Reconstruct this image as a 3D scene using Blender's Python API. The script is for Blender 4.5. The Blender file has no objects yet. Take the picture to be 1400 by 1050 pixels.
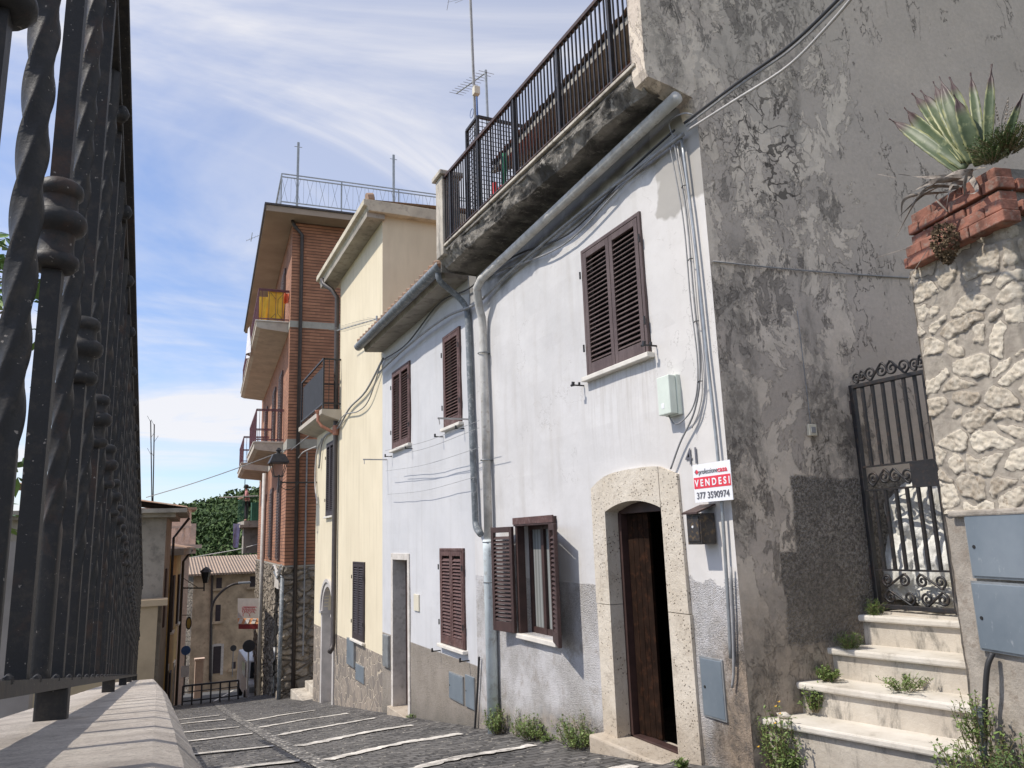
import bpy, bmesh, math, random
from mathutils import Vector, Matrix, noise as mn
random.seed(7)
R = math.radians
scene = bpy.context.scene
COL = scene.collection
# ------------------------------------------------------------------ camera frame (origin = eye, Y = down the street, Z = up)
F = 1045.0
def _c(px, py): return Vector(((px-700)/F, -(py-525)/F, -1.0))
_Z = _c(524, -4700).normalized()
_Y = _c(209, 745); _Y = (_Y-_Y.dot(_Z)*_Z).normalized()
_X = _Y.cross(_Z)
def ray(px, py):
    c = _c(px, py); return Vector((c.dot(_X), c.dot(_Y), c.dot(_Z)))
def aX(px, py, x=3.6): r = ray(px, py); return r*(x/r.x)
def aY(px, py, y): r = ray(px, py); return r*(y/r.y)
def aP(px, py, p0, n): r = ray(px, py); return r*(p0.dot(n)/r.dot(n))
S = .138                                   # slope of the street
def gz(y):
    if y < 27: return -1.0-S*y
    if y < 32: return gz(26.99)-(y-27)*.29
    if y < 60: return gz(31.99)-(y-32)*.122
    return gz(59.99)-(min(y, 120)-60)*.05
cam = bpy.data.cameras.new('camera'); co = bpy.data.objects.new('camera', cam); COL.objects.link(co)
M = Matrix(((_X.x, _X.y, _X.z), (_Y.x, _Y.y, _Y.z), (_Z.x, _Z.y, _Z.z)))
co.matrix_world = M.to_4x4()
cam.sensor_width = 36; cam.lens = 36*F/1400; cam.clip_start = .02; cam.clip_end = 3000
scene.camera = co

# ------------------------------------------------------------------ materials
class NT:
    def __init__(s, name, rough=.8, metal=0.0, spec=None):
        s.m = bpy.data.materials.new(name); s.m.use_nodes = True; s.t = s.m.node_tree
        s.b = s.t.nodes['Principled BSDF']; s.b.inputs['Roughness'].default_value = rough
        s.b.inputs['Metallic'].default_value = metal
        if spec is not None: s.b.inputs['Specular IOR Level'].default_value = spec
        s.geo = s.t.nodes.new('ShaderNodeNewGeometry'); s.P = s.geo.outputs['Position']
        s.bump_n = None
    def set(s, sock, v):
        if isinstance(v, bpy.types.NodeSocket): s.t.links.new(v, sock)
        elif v is None: pass
        elif isinstance(v, (tuple, list)) and len(v) == 3 and sock.type == 'RGBA': sock.default_value = (*v, 1)
        else: sock.default_value = v
    def math(s, op, a, b=None, clamp=False):
        n = s.t.nodes.new('ShaderNodeMath'); n.operation = op; n.use_clamp = clamp
        s.set(n.inputs[0], a); s.set(n.inputs[1], b); return n.outputs[0]
    def noise(s, scale, detail=4, rough=.55, dist=0, vec=None):
        n = s.t.nodes.new('ShaderNodeTexNoise'); s.set(n.inputs['Vector'], vec or s.P)
        n.inputs['Scale'].default_value = scale; n.inputs['Detail'].default_value = detail
        n.inputs['Roughness'].default_value = rough; n.inputs['Distortion'].default_value = dist
        return n.outputs[0]
    def noisec(s, scale, detail=2, vec=None):
        n = s.t.nodes.new('ShaderNodeTexNoise'); s.set(n.inputs['Vector'], vec or s.P)
        n.inputs['Scale'].default_value = scale; n.inputs['Detail'].default_value = detail
        return n.outputs[1]
    def vor(s, scale, feature='F1', vec=None, out=0, rnd=1.0):
        n = s.t.nodes.new('ShaderNodeTexVoronoi'); n.feature = feature; s.set(n.inputs['Vector'], vec or s.P)
        n.inputs['Scale'].default_value = scale; n.inputs['Randomness'].default_value = rnd
        return n.outputs[out]
    def rng(s, v, a, b, c=0.0, d=1.0):
        n = s.t.nodes.new('ShaderNodeMapRange'); n.clamp = True
        s.set(n.inputs[0], v)
        for i, q in enumerate((a, b, c, d)): s.set(n.inputs[i+1], q)
        return n.outputs[0]
    def mix(s, f, a, b, mode='MIX'):
        n = s.t.nodes.new('ShaderNodeMix'); n.data_type = 'RGBA'; n.blend_type = mode
        s.set(n.inputs[0], f); s.set(n.inputs[6], a); s.set(n.inputs[7], b); return n.outputs[2]
    def scl(s, col, f):                     # colour times a scalar
        n = s.t.nodes.new('ShaderNodeVectorMath'); n.operation = 'SCALE'
        if isinstance(col, tuple): n.inputs[0].default_value = col
        else: s.t.links.new(col, n.inputs[0])
        s.set(n.inputs['Scale'], f); return n.outputs[0]
    def sep(s, v=None):
        n = s.t.nodes.new('ShaderNodeSeparateXYZ'); s.set(n.inputs[0], v or s.P); return n.outputs
    def comb(s, x, y, z):
        n = s.t.nodes.new('ShaderNodeCombineXYZ'); s.set(n.inputs[0], x); s.set(n.inputs[1], y); s.set(n.inputs[2], z); return n.outputs[0]
    def vmul(s, v, k):
        n = s.t.nodes.new('ShaderNodeVectorMath'); n.operation = 'MULTIPLY'; s.set(n.inputs[0], v); n.inputs[1].default_value = k; return n.outputs[0]
    def vadd(s, a, b):
        n = s.t.nodes.new('ShaderNodeVectorMath'); n.operation = 'ADD'; s.set(n.inputs[0], a); s.set(n.inputs[1], b); return n.outputs[0]
    def attr(s, name):
        n = s.t.nodes.new('ShaderNodeAttribute'); n.attribute_name = name; return n.outputs
    def bump(s, h, strength=.3, dist=.01):
        n = s.t.nodes.new('ShaderNodeBump'); s.set(n.inputs['Height'], h)
        n.inputs['Strength'].default_value = strength; n.inputs['Distance'].default_value = dist
        if s.bump_n: s.t.links.new(s.bump_n, n.inputs['Normal'])
        s.bump_n = n.outputs[0]; s.t.links.new(s.bump_n, s.b.inputs['Normal'])
    def col(s, c): s.set(s.b.inputs['Base Color'], c)
    def warp(s, scale, amt):
        c = s.noisec(scale, 3); n = s.t.nodes.new('ShaderNodeVectorMath'); n.operation = 'MULTIPLY_ADD'
        s.set(n.inputs[0], c); n.inputs[1].default_value = (amt,)*3; s.set(n.inputs[2], s.P); return n.outputs[0]
    def uv(s):                              # (along the wall, height)
        P = s.sep(); N = s.sep(s.geo.outputs['Normal']); f = s.math('GREATER_THAN', s.math('ABSOLUTE', N[0]), .7)
        u = s.math('ADD', s.math('MULTIPLY', P[1], f), s.math('MULTIPLY', P[0], s.math('SUBTRACT', 1.0, f)))
        return s.comb(u, P[2], 0.0)
MT = {}
def simple(name, c, rough=.7, metal=0, var=.25, vscale=8, bump=.0, bscale=60, spec=None, dirt=None):
    n = NT(name, rough, metal, spec)
    f = n.rng(n.noise(vscale, 5, .6), .3, .7, 1-var, 1+var*.6)
    k = n.scl(c, f)
    if dirt: k = n.mix(n.rng(n.noise(vscale*2.7, 6, .65), .52, .66, 0, .8), k, dirt)
    n.col(k)
    if bump: n.bump(n.noise(bscale, 4, .6), bump, .006)
    MT[name] = n.m; return n.m

# -- facade plasters
n = NT('white_plaster', .85)
P = n.sep()
base = n.mix(n.rng(n.noise(1.2, 5, .6), .35, .7), (.63, .62, .615), (.545, .535, .53))
streak = n.noise(3, 5, .6, vec=n.vmul(n.P, (1, 2.2, .22)))
base = n.mix(n.rng(streak, .50, .74, 0, .42), base, (.45, .425, .395))
base = n.mix(n.rng(n.noise(7, 9, .75, .4), .56, .70, 0, .35), base, (.48, .45, .41))
base = n.mix(n.math('MULTIPLY', n.rng(P[1], 5.7, 4.4), .55), base, (.70, .665, .62))
drip = n.math('MULTIPLY', n.math('MULTIPLY', n.rng(P[2], .5, 1.38), n.rng(P[2], 1.44, 1.42)), n.math('MULTIPLY', n.rng(P[1], 4.9, 4.98), n.rng(P[1], 6.1, 6.0)))
drip = n.math('MULTIPLY', drip, n.rng(n.noise(5, 5, .7, vec=n.vmul(n.P, (1, 5, .25))), .45, .66, 0, .5))
base = n.mix(drip, base, (.36, .33, .29))
hl_ = n.math('ABSOLUTE', n.math('SUBTRACT', n.noise(.8, 8, .6, .3, vec=n.vadd(n.P, (1., 2., 7.))), .5))
base = n.mix(n.math('MULTIPLY', n.rng(hl_, .0022, .0006), n.rng(n.noise(1.3, 3), .48, .56, 0, .6)), base, (.33, .31, .29))
# ragged darker band under the terrace, dirt close to the ground
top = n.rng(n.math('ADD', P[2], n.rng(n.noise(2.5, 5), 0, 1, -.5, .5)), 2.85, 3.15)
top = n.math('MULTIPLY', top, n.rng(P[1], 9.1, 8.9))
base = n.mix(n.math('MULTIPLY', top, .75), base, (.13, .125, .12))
# bare render patch at the upper corner
pw = n.warp(4, .35); pp_ = n.sep(pw)
patch = n.math('MULTIPLY', n.rng(pp_[2], 2.62, 2.66), n.rng(pp_[1], 4.98, 4.95))
base = n.mix(patch, base, (.40, .38, .35))
flake = n.rng(n.noise(5.5, 7, .7, .4), .66, .675)
flake = n.math('MULTIPLY', flake, n.rng(P[2], .6, 2.6))
base = n.mix(flake, base, (.55, .53, .50))
# roughcast base
gy = n.math('ADD', P[2], n.math('MULTIPLY', P[1], S))
right = n.rng(P[1], 5.0, 4.9)
lim = n.math('ADD', -.44, n.math('MULTIPLY', right, .08))
hz = n.math('SUBTRACT', P[2], n.math('MULTIPLY', n.math('SUBTRACT', n.noise(5, 5), .5), n.math('MULTIPLY', right, .5)))
rc = n.rng(hz, n.math('ADD', lim, .004), n.math('SUBTRACT', lim, .004))
peb = n.vor(105, 'F1'); peb2 = n.noise(90, 5, .8)
rcol = n.mix(n.rng(peb, .1, .75), (.68, .66, .64), (.36, .345, .335))
rcol = n.mix(n.rng(n.noise(2.2, 6, .65), .42, .62, 0, .75), rcol, (.74, .73, .74))
rcol = n.mix(n.rng(n.noise(6, 6, .7), .55, .68, 0, .55), rcol, (.30, .25, .20))
base = n.mix(rc, base, rcol)
low = n.rng(n.math('ADD', gy, n.rng(n.noise(3, 6, .65), 0, 1, -.38, .38)), -.62, -.84)
base = n.mix(n.math('MULTIPLY', low, .72), base, n.mix(n.rng(n.noise(9, 5), .4, .6), (.36, .29, .22), (.17, .15, .13)))
crn = n.math('MULTIPLY', n.rng(n.math('SUBTRACT', P[1], n.rng(n.noise(4, 7, .7), 0, 1, -.45, .45)), 4.62, 4.40), n.rng(n.math('ADD', P[2], n.rng(n.noise(3, 6, .7), 0, 1, -.5, .5)), -.55, -.85))
base = n.mix(n.math('MULTIPLY', crn, .9), base, n.mix(n.rng(n.noise(8, 9, .75), .42, .58), (.52, .40, .29), (.20, .165, .13)))
n.col(base)
n.bump(n.math('MULTIPLY', n.noise(14, 8, .75), crn), 1, .05)
n.bump(n.math('MULTIPLY', n.math('SUBTRACT', peb2, n.math('MULTIPLY', peb, .8)), rc), 1.0, .013)
n.bump(n.math('ADD', n.noise(2.5, 5, .5), n.math('MULTIPLY', n.math('SUBTRACT', 1.0, patch), .15)), .35, .03)
n.bump(n.noise(90, 3, .6), .12, .003)
MT['white_plaster'] = n.m

n = NT('blue_white_plaster', .85)
P = n.sep()
base = n.mix(n.rng(n.noise(.9, 5, .6), .35, .7), (.60, .60, .61), (.515, .52, .535))
streak = n.noise(3, 5, .6, vec=n.vmul(n.P, (1, 2.5, .2)))
base = n.mix(n.rng(streak, .50, .76, 0, .40), base, (.44, .43, .42))
base = n.mix(n.rng(n.noise(6, 9, .75, .4), .56, .70, 0, .35), base, (.46, .45, .43))
rc = n.rng(P[2], -1.495, -1.505)
peb = n.vor(100, 'F1')
rcol = n.mix(n.rng(peb, .1, .75), (.44, .385, .32), (.21, .185, .155))
rcol = n.mix(n.rng(n.noise(2.2, 6, .65), .4, .65, 0, .7), rcol, (.40, .35, .30))
gy = n.math('ADD', P[2], n.math('MULTIPLY', P[1], S))
rcol = n.mix(n.rng(n.math('ADD', gy, n.rng(n.noise(3, 5), 0, 1, -.2, .2)), -.72, -.95, 0, .6), rcol, (.15, .14, .12))
n.col(n.mix(rc, base, rcol))
n.bump(n.math('MULTIPLY', n.math('SUBTRACT', n.noise(85, 5, .8), n.math('MULTIPLY', peb, .8)), rc), 1, .013)
n.bump(n.noise(2.5, 5, .5), .3, .02)
MT['blue_white_plaster'] = n.m

n = NT('yellow_plaster', .85)
P = n.sep()
base = n.mix(n.rng(n.noise(.8, 4), .35, .7), (.76, .675, .50), (.67, .59, .43))
base = n.mix(n.rng(n.noise(3, 5, .6, vec=n.vmul(n.P, (1, 2.5, .2))), .5, .78, 0, .4), base, (.48, .41, .28))
w = n.warp(3, .12)
e = n.vor(5.2, 'DISTANCE_TO_EDGE', vec=w)
cc = n.vor(5.2, 'F1', vec=w, out=1)
st = n.mix(n.rng(n.sep(cc)[0], 0, 1), (.20, .175, .15), (.36, .30, .24))
st = n.mix(n.rng(n.noise(14, 5), .35, .7, 0, .5), st, (.14, .12, .11))
st = n.mix(n.rng(e, .035, .02), st, (.50, .43, .33))
m = n.rng(P[2], -1.875, -1.885)
n.col(n.mix(m, base, st)); n.bump(n.math('MULTIPLY', n.rng(e, .01, .05), m), .6, .02); n.bump(n.noise(60, 3), .15, .004)
MT['yellow_plaster'] = n.m

# side wall, flaking paint over grey render
n = NT('flaking_wall', .9)
P = n.sep()
w = n.warp(1.5, .25); w2 = n.warp(7, .06)
def off(v, a, b, c): return n.vadd(v, (a, b, c))
lx = n.rng(P[0], 4.75, 5.35)             # towards the right the wall is plain
left = n.math('SUBTRACT', 1.0, lx)
under = n.mix(n.rng(n.noise(.8, 6, .6), .35, .65), (.66, .565, .47), (.52, .45, .38))
under = n.mix(n.rng(n.noise(30, 4, .7), .35, .7, 0, .35), under, (.36, .315, .265))
# old pale paint left in ragged islands
pn = n.noise(1.9, 12, .74, .4, vec=n.vmul(off(w, 0., 4., 1.7), (1.5, 1.5, .9)))
th = n.math('ADD', .495, n.math('MULTIPLY', lx, .16))
peel = n.rng(pn, th, n.math('ADD', th, .008))
paint = n.mix(n.rng(n.noise(7, 7, .7), .35, .65), (.80, .69, .565), (.63, .545, .445))
c = n.mix(peel, under, paint)
# smooth repaired areas
bp = n.rng(n.noise(.95, 6, .6, .3, vec=off(w, 11., 3., 5.6)), .545, .553)
c = n.mix(n.math('MULTIPLY', bp, n.math('MULTIPLY', left, .9)), c, (.56, .49, .41))
# flaked holes, elongated downwards
fh = n.noise(5.5, 10, .78, .6, vec=n.vmul(off(w2, 3., 0., 0.), (1.5, 1.5, .7)))
fz = n.math('MULTIPLY', left, n.rng(n.noise(1.1, 3, .5, vec=off(n.P, 0., 7., 3.)), .40, .58))
ft_ = n.math('SUBTRACT', .66, n.math('MULTIPLY', fz, .15))
hole = n.rng(fh, ft_, n.math('ADD', ft_, .012))
c = n.mix(n.math('MULTIPLY', hole, .9), c, (.30, .26, .22))
# mould: dark mottling inside soft runs
runs = n.noise(1.25, 6, .62, .5, vec=n.vmul(off(w, 2., 0., 9.), (2.1, 2.1, .65)))
zone = n.math('MULTIPLY', n.rng(P[2], 2.5, 1.9), n.rng(P[2], -.9, .1, .35, 1))
zone = n.math('MAXIMUM', zone, n.rng(P[2], 2.7, 3.6, 0, .8))
zone = n.math('MULTIPLY', zone, n.rng(P[0], 5.7, 4.5, .12, 1))
rt = n.math('SUBTRACT', .66, n.math('MULTIPLY', zone, .20))
mo = n.rng(runs, rt, n.math('ADD', rt, .12))
mott = n.rng(n.noise(17, 9, .8, .4, vec=n.vmul(w2, (1., 1., .75))), .40, .54)
c = n.mix(n.math('MULTIPLY', n.math('MULTIPLY', mo, mott), .62), c, (.15, .13, .108))
c = n.mix(n.math('MULTIPLY', mo, .18), c, (.2, .185, .16))
# cracked paint near the top: polygons only in one area, single wandering cracks elsewhere
cbox = n.math('MULTIPLY', n.math('MULTIPLY', n.rng(P[2], 2.2, 2.5), n.rng(P[2], 3.75, 3.3)), n.math('MULTIPLY', n.rng(P[0], 4.75, 4.4), n.rng(P[0], 3.75, 3.95)))
ce2 = n.vor(4.6, 'DISTANCE_TO_EDGE', vec=n.warp(4, .45))
cwid = n.rng(n.noise(6, 5, .7), .42, .62, .001, .05)
crack2 = n.math('MULTIPLY', n.rng(ce2, n.math('ADD', cwid, .006), cwid), n.math('MULTIPLY', cbox, n.rng(n.noise(1.9, 3), .44, .50)))
wan = n.math('ABSOLUTE', n.math('SUBTRACT', n.noise(.9, 8, .62, .3, vec=n.vmul(off(n.P, 5., 0., 2.), (1.6, 1.6, .8))), .5))
crack1 = n.math('MULTIPLY', n.rng(wan, .0035, .0012), n.rng(n.noise(1.4, 3, vec=off(n.P, 0., 0., 4.)), .50, .56))
holes = n.math('MULTIPLY', cbox, n.rng(n.noise(5.0, 8, .75, .5, vec=w2), .60, .612))
crack = n.math('MAXIMUM', n.math('MAXIMUM', n.math('MULTIPLY', crack1, .75), crack2), holes)
c = n.mix(n.math('MULTIPLY', crack, .85), c, (.10, .085, .07))
# rough dark cement patch beside the gate
q = n.sep(n.warp(5, .10))
rough = n.math('MULTIPLY', n.rng(q[2], .41, .39), n.math('MULTIPLY', n.rng(q[0], 4.14, 4.17), n.rng(q[2], -.45, -.42)))
rough = n.math('MAXIMUM', rough, n.math('MULTIPLY', n.rng(q[2], .39, .37), n.rng(q[0], 4.42, 4.44)))
rough2 = n.math('MULTIPLY', n.rng(q[2], -.10, -.12), n.rng(q[0], 4.0, 4.02))
rough = n.math('MAXIMUM', rough, n.math('MULTIPLY', rough2, n.rng(q[2], -.75, -.72)))
pb = n.vor(60, 'F1')
rcl = n.mix(n.rng(n.noise(45, 5, .75), .42, .60), (.20, .178, .15), (.56, .50, .43))
rcl = n.mix(n.rng(n.noise(1.8, 7, .65), .42, .62, 0, .5), rcl, (.22, .195, .165))
c = n.mix(rough, c, rcl)
# brown damp base
base_ = n.rng(n.math('ADD', P[2], n.rng(n.noise(2.5, 7, .65), 0, 1, -.4, .4)), -.30, -.7)
base_ = n.math('MULTIPLY', base_, n.math('SUBTRACT', 1.0, n.math('MULTIPLY', rough, .6)))
c = n.mix(n.math('MULTIPLY', base_, .75), c, n.mix(n.rng(n.noise(6, 9, .75), .42, .58), (.38, .31, .24), (.17, .145, .115)))
n.col(c)
n.bump(n.math('SUBTRACT', n.math('MULTIPLY', peel, .4), n.math('ADD', n.math('MULTIPLY', crack, 1.6), n.math('MULTIPLY', hole, .6))), .9, .012)
n.bump(n.math('MULTIPLY', n.math('SUBTRACT', n.noise(48, 5, .75), pb), rough), 1, .03)
n.bump(n.noise(11, 10, .74), .6, .02)
MT['flaking_wall'] = n.m

# mouldy concrete of the terrace slab
n = NT('mouldy_concrete', .92)
P = n.sep()
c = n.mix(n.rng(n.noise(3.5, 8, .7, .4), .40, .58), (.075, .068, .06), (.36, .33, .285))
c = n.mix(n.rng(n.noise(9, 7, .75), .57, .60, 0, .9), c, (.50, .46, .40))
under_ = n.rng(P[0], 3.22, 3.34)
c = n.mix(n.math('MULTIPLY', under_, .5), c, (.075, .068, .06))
n.col(c); n.bump(n.noise(8, 9, .75), 1, .05); n.bump(n.noise(40, 5, .7), .7, .012)
MT['mouldy_concrete'] = n.m

def brick_mat(name, c1, c2, mortar, w, h, ms, bump=.5):
    n = NT(name, .85)
    b = n.t.nodes.new('ShaderNodeTexBrick'); n.set(b.inputs['Vector'], n.uv())
    n.set(b.inputs['Color1'], c1); n.set(b.inputs['Color2'], c2); n.set(b.inputs['Mortar'], mortar)
    b.inputs['Scale'].default_value = 1; b.inputs['Brick Width'].default_value = w; b.inputs['Row Height'].default_value = h
    b.inputs['Mortar Size'].default_value = ms; b.inputs['Bias'].default_value = -.1; b.inputs['Mortar Smooth'].default_value = .1
    k = n.scl(b.outputs[0], n.rng(n.noise(1.3, 6, .65), .3, .7, .72, 1.2))
    n.col(k); n.bump(n.math('SUBTRACT', 1.0, b.outputs[1]), bump, .02)
    MT[name] = n.m
n = NT('brick_facing', .85)
U = n.uv(); us = n.sep(U); row = n.math('FLOOR', n.math('DIVIDE', us[1], .095)); fr_ = n.math('FRACT', n.math('DIVIDE', us[1], .095))
cell = n.comb(n.math('FLOOR', n.math('ADD', n.math('DIVIDE', us[0], .28), n.math('MULTIPLY', row, .5))), row, 0.0)
wn_ = n.t.nodes.new('ShaderNodeTexWhiteNoise'); n.set(wn_.inputs['Vector'], cell)
c = n.mix(wn_.outputs[0], (.42, .20, .115), (.31, .145, .085)); c = n.scl(c, n.rng(n.noise(1.3, 6, .65), .3, .7, .75, 1.2))
j_ = n.rng(fr_, .80, .84); c = n.mix(j_, c, (.085, .05, .036)); n.col(c); n.bump(n.math('SUBTRACT', 1.0, j_), .8, .03); MT['brick_facing'] = n.m

def rubble(name, scale, s1, s2, mortar, zs=1.6, moss=.0, edge=.06):
    n = NT(name, .9)
    v = n.t.nodes.new('ShaderNodeVectorMath'); v.operation = 'MULTIPLY'
    n.set(v.inputs[0], n.warp(2.2, .22)); v.inputs[1].default_value = (1, 1, zs)
    e = n.vor(scale, 'DISTANCE_TO_EDGE', vec=v.outputs[0]); cc = n.sep(n.vor(scale, 'F1', vec=v.outputs[0], out=1))
    ew = n.math('ADD', edge, n.rng(n.noise(9, 4), .3, .7, -edge*.6, edge*.8))
    k = n.mix(cc[0], s1, s2); k = n.mix(n.rng(n.noise(11, 6, .7), .4, .7, 0, .6), k, tuple(q*.5 for q in s2))
    k = n.mix(n.rng(e, ew, n.math('SUBTRACT', ew, .02)), k, mortar)
    k = n.mix(n.rng(n.noise(1.3, 6), .5, .7, 0, .5+moss), k, (.07, .062, .05))
    n.col(k); n.bump(n.rng(e, 0, .16), 1, .07); n.bump(n.noise(16, 6, .7), .7, .03)
    MT[name] = n.m
rubble('rubble_stone', 2.9, (.44, .38, .30), (.24, .205, .165), (.19, .165, .135))
rubble('dark_rubble', 2.4, (.28, .24, .19), (.13, .11, .09), (.14, .12, .10), moss=.3)

# travertine, door surround and treads
n = NT('travertine', .75)
c = n.mix(n.rng(n.noise(3, 6, .6), .35, .68), (.68, .615, .515), (.57, .50, .40))
c = n.mix(n.rng(n.noise(1.6, 5, vec=n.vmul(n.P, (1, 1, .5))), .5, .72, 0, .6), c, (.66, .62, .56))
pit = n.math('MULTIPLY', n.rng(n.vor(38, 'F1'), .26, .14), n.rng(n.noise(6, 5), .44, .56))
c = n.mix(pit, c, (.22, .17, .12))
c = n.mix(n.rng(n.noise(5, 9, .75, .5), .54, .66, 0, .6), c, (.36, .30, .23))
gy = n.math('ADD', n.sep()[2], n.math('MULTIPLY', n.sep()[1], S))
c = n.mix(n.rng(n.math('ADD', gy, n.rng(n.noise(4, 5), 0, 1, -.25, .25)), -.5, -.95, 0, .55), c, (.34, .27, .2))
n.col(c); n.bump(n.math('SUBTRACT', n.noise(16, 8, .72), pit), .9, .016)
MT['travertine'] = n.m
n = NT('stained_stone', .85)
c = n.mix(n.rng(n.noise(2.5, 6, .65), .35, .65), (.60, .55, .47), (.44, .39, .325))
c = n.mix(n.rng(n.noise(3, 8, .75, .3, vec=n.vmul(n.P, (2.4, 2.4, .8))), .50, .64, 0, .85), c, (.16, .15, .13))
n.col(c); n.bump(n.noise(22, 6, .7), .5, .012)
MT['stained_stone'] = n.m
n = NT('pale_tread', .8)
c = n.mix(n.rng(n.noise(3, 6, .65), .35, .65), (.70, .66, .59), (.56, .515, .44))
c = n.mix(n.rng(n.noise(6, 8, .75), .56, .68, 0, .6), c, (.30, .27, .23))
n.col(c); n.bump(n.noise(25, 6, .7), .45, .01)
MT['pale_tread'] = n.m
n = NT('parapet_stone', .9)
c = n.mix(n.rng(n.noise(9, 9, .75), .40, .60), (.62, .56, .49), (.44, .39, .34))
c = n.mix(n.rng(n.noise(210, 5, .8), .53, .62, 0, .6), c, (.22, .19, .165))
c = n.mix(n.rng(n.vor(160, 'F1'), .22, .12, 0, .6), c, (.12, .10, .09))
c = n.mix(n.rng(n.noise(38, 6, .75), .54, .64, 0, .45), c, (.28, .25, .22))
c = n.mix(n.rng(n.noise(60, 4, .7), .62, .68, 0, .8), c, (.64, .60, .55))
c = n.mix(n.rng(n.noise(3.3, 4, vec=n.vmul(n.P, (5, 1, 1))), .55, .7, 0, .35), c, (.2, .17, .15))
n.col(c); n.bump(n.noise(90, 9, .8), 1, .006); n.bump(n.noise(9, 4), .4, .01)
MT['parapet_stone'] = n.m

# cobbles
n = NT('basalt_cobbles', .75)
P = n.sep(); ww = n.sep(n.warp(2.0, .10))
fan = n.math('MULTIPLY', n.math('SINE', n.math('MULTIPLY', P[0], 2.2)), .10)
vec = n.comb(ww[0], n.math('ADD', ww[1], fan), 0.0)
b = n.t.nodes.new('ShaderNodeTexBrick'); n.set(b.inputs['Vector'], vec)
n.set(b.inputs['Color1'], (.05, .048, .047)); n.set(b.inputs['Color2'], (.145, .138, .132)); n.set(b.inputs['Mortar'], (.028, .026, .024))
b.inputs['Scale'].default_value = 1; b.inputs['Brick Width'].default_value = .15; b.inputs['Row Height'].default_value = .125
b.inputs['Mortar Size'].default_value = .013; b.inputs['Mortar Smooth'].default_value = .5; b.inputs['Bias'].default_value = 0
c = n.mix(n.rng(n.noise(1.2, 5), .4, .65, 0, .4), b.outputs[0], (.17, .16, .148))
mfl = n.math('MULTIPLY', b.outputs[1], n.rng(n.noise(11, 3, .6), .575, .61))
c = n.mix(mfl, c, (.42, .39, .34))
n.col(c); n.set(n.b.inputs['Roughness'], n.rng(n.noise(20, 3), .3, .7, .55, .85))
n.bump(n.math('SUBTRACT', 1.0, b.outputs[1]), 1.0, .03); n.bump(n.noise(35, 4), .5, .01)
MT['basalt_cobbles'] = n.m
n = NT('gutter_cobbles', .75)
b = n.t.nodes.new('ShaderNodeTexBrick'); n.set(b.inputs['Vector'], n.warp(2, .05))
n.set(b.inputs['Color1'], (.10, .095, .09)); n.set(b.inputs['Color2'], (.15, .145, .14)); n.set(b.inputs['Mortar'], (.05, .045, .04))
b.inputs['Scale'].default_value = 1; b.inputs['Brick Width'].default_value = .13; b.inputs['Row Height'].default_value = .12; b.inputs['Mortar Size'].default_value = .012
c = n.mix(n.math('MULTIPLY', b.outputs[1], n.rng(n.noise(9, 3), .5, .56)), b.outputs[0], (.48, .45, .40))
n.col(c); n.bump(n.math('SUBTRACT', 1.0, b.outputs[1]), .9, .015); MT['gutter_cobbles'] = n.m
simple('white_band_stone', (.62, .585, .53), .85, var=.5, vscale=4.5, bump=1.0, bscale=18, dirt=(.12, .11, .10))
simple('asphalt', (.10, .10, .10), .9, var=.3, vscale=2, bump=.3)
simple('soil', (.13, .11, .09), .95, var=.5, vscale=5, bump=.9, bscale=25, dirt=(.25, .22, .18))
simple('terrain', (.07, .085, .04), .95, var=.4, vscale=.1)
# metals and the rest
n = NT('wrought_iron', .55, .0, .32)
c = n.mix(n.rng(n.noise(45, 5, .7), .5, .72, 0, .5), (.024, .024, .025), (.085, .07, .055))
c = n.mix(n.rng(n.noise(6, 8, .75, .5), .56, .68, 0, .55), c, (.085, .045, .028))
c = n.mix(n.rng(n.noise(170, 2), .70, .74, 0, .8), c, (.30, .27, .24))
n.col(c); n.bump(n.noise(120, 4, .7), .35, .002); MT['wrought_iron'] = n.m
simple('black_iron', (.022, .022, .025), .5, var=.4, vscale=12, bump=.2, dirt=(.06, .04, .03))
simple('brown_iron', (.06, .035, .03), .55, var=.4, vscale=9, dirt=(.13, .07, .045))
simple('purple_iron', (.15, .055, .07), .6, var=.3, dirt=(.09, .05, .05))
n = NT('brown_shutter', .62); 
c = n.mix(n.rng(n.noise(3, 6, .65, vec=n.vmul(n.P, (3, 3, .8))), .4, .7), (.085, .056, .053), (.135, .098, .092))
n.col(n.mix(n.rng(n.noise(30, 5, .7), .6, .7, 0, .5), c, (.22, .17, .155))); n.bump(n.noise(60, 4), .2, .003); MT['brown_shutter'] = n.m
simple('dark_shutter', (.055, .028, .024), .6, var=.35, vscale=8)
simple('red_shutter', (.105, .052, .045), .65, var=.4, vscale=7, dirt=(.18, .12, .11))
simple('black_shutter', (.04, .03, .034), .6, var=.3)
simple('dark_wood', (.022, .012, .008), .9, spec=.1, var=.5, vscale=6, dirt=(.05, .022, .012))
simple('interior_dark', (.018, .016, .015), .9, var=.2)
simple('grey_pipe', (.60, .585, .55), .7, var=.3, vscale=5, dirt=(.42, .38, .33), bump=.25)
simple('lead_pipe', (.16, .18, .195), .5, var=.35, vscale=7, dirt=(.36, .37, .37))
simple('pale_pipe', (.66, .73, .75), .65, var=.2, vscale=4, dirt=(.42, .43, .41), bump=.15)
simple('copper_pipe', (.45, .2, .13), .5, var=.3); simple('brown_pipe', (.055, .045, .042), .5, var=.3)
simple('galvanised', (.36, .38, .39), .42, .5, var=.25, vscale=10)
simple('cable_grey', (.30, .30, .30), .6, var=.3, vscale=15); simple('cable_black', (.035, .035, .037), .55, var=.3); simple('cable_pale', (.52, .5, .47), .6, var=.2)
n = NT('steel_cover', .5, .35)
c = n.mix(n.rng(n.noise(2.2, 6, .6), .35, .7), (.185, .225, .26), (.27, .31, .345))
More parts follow.
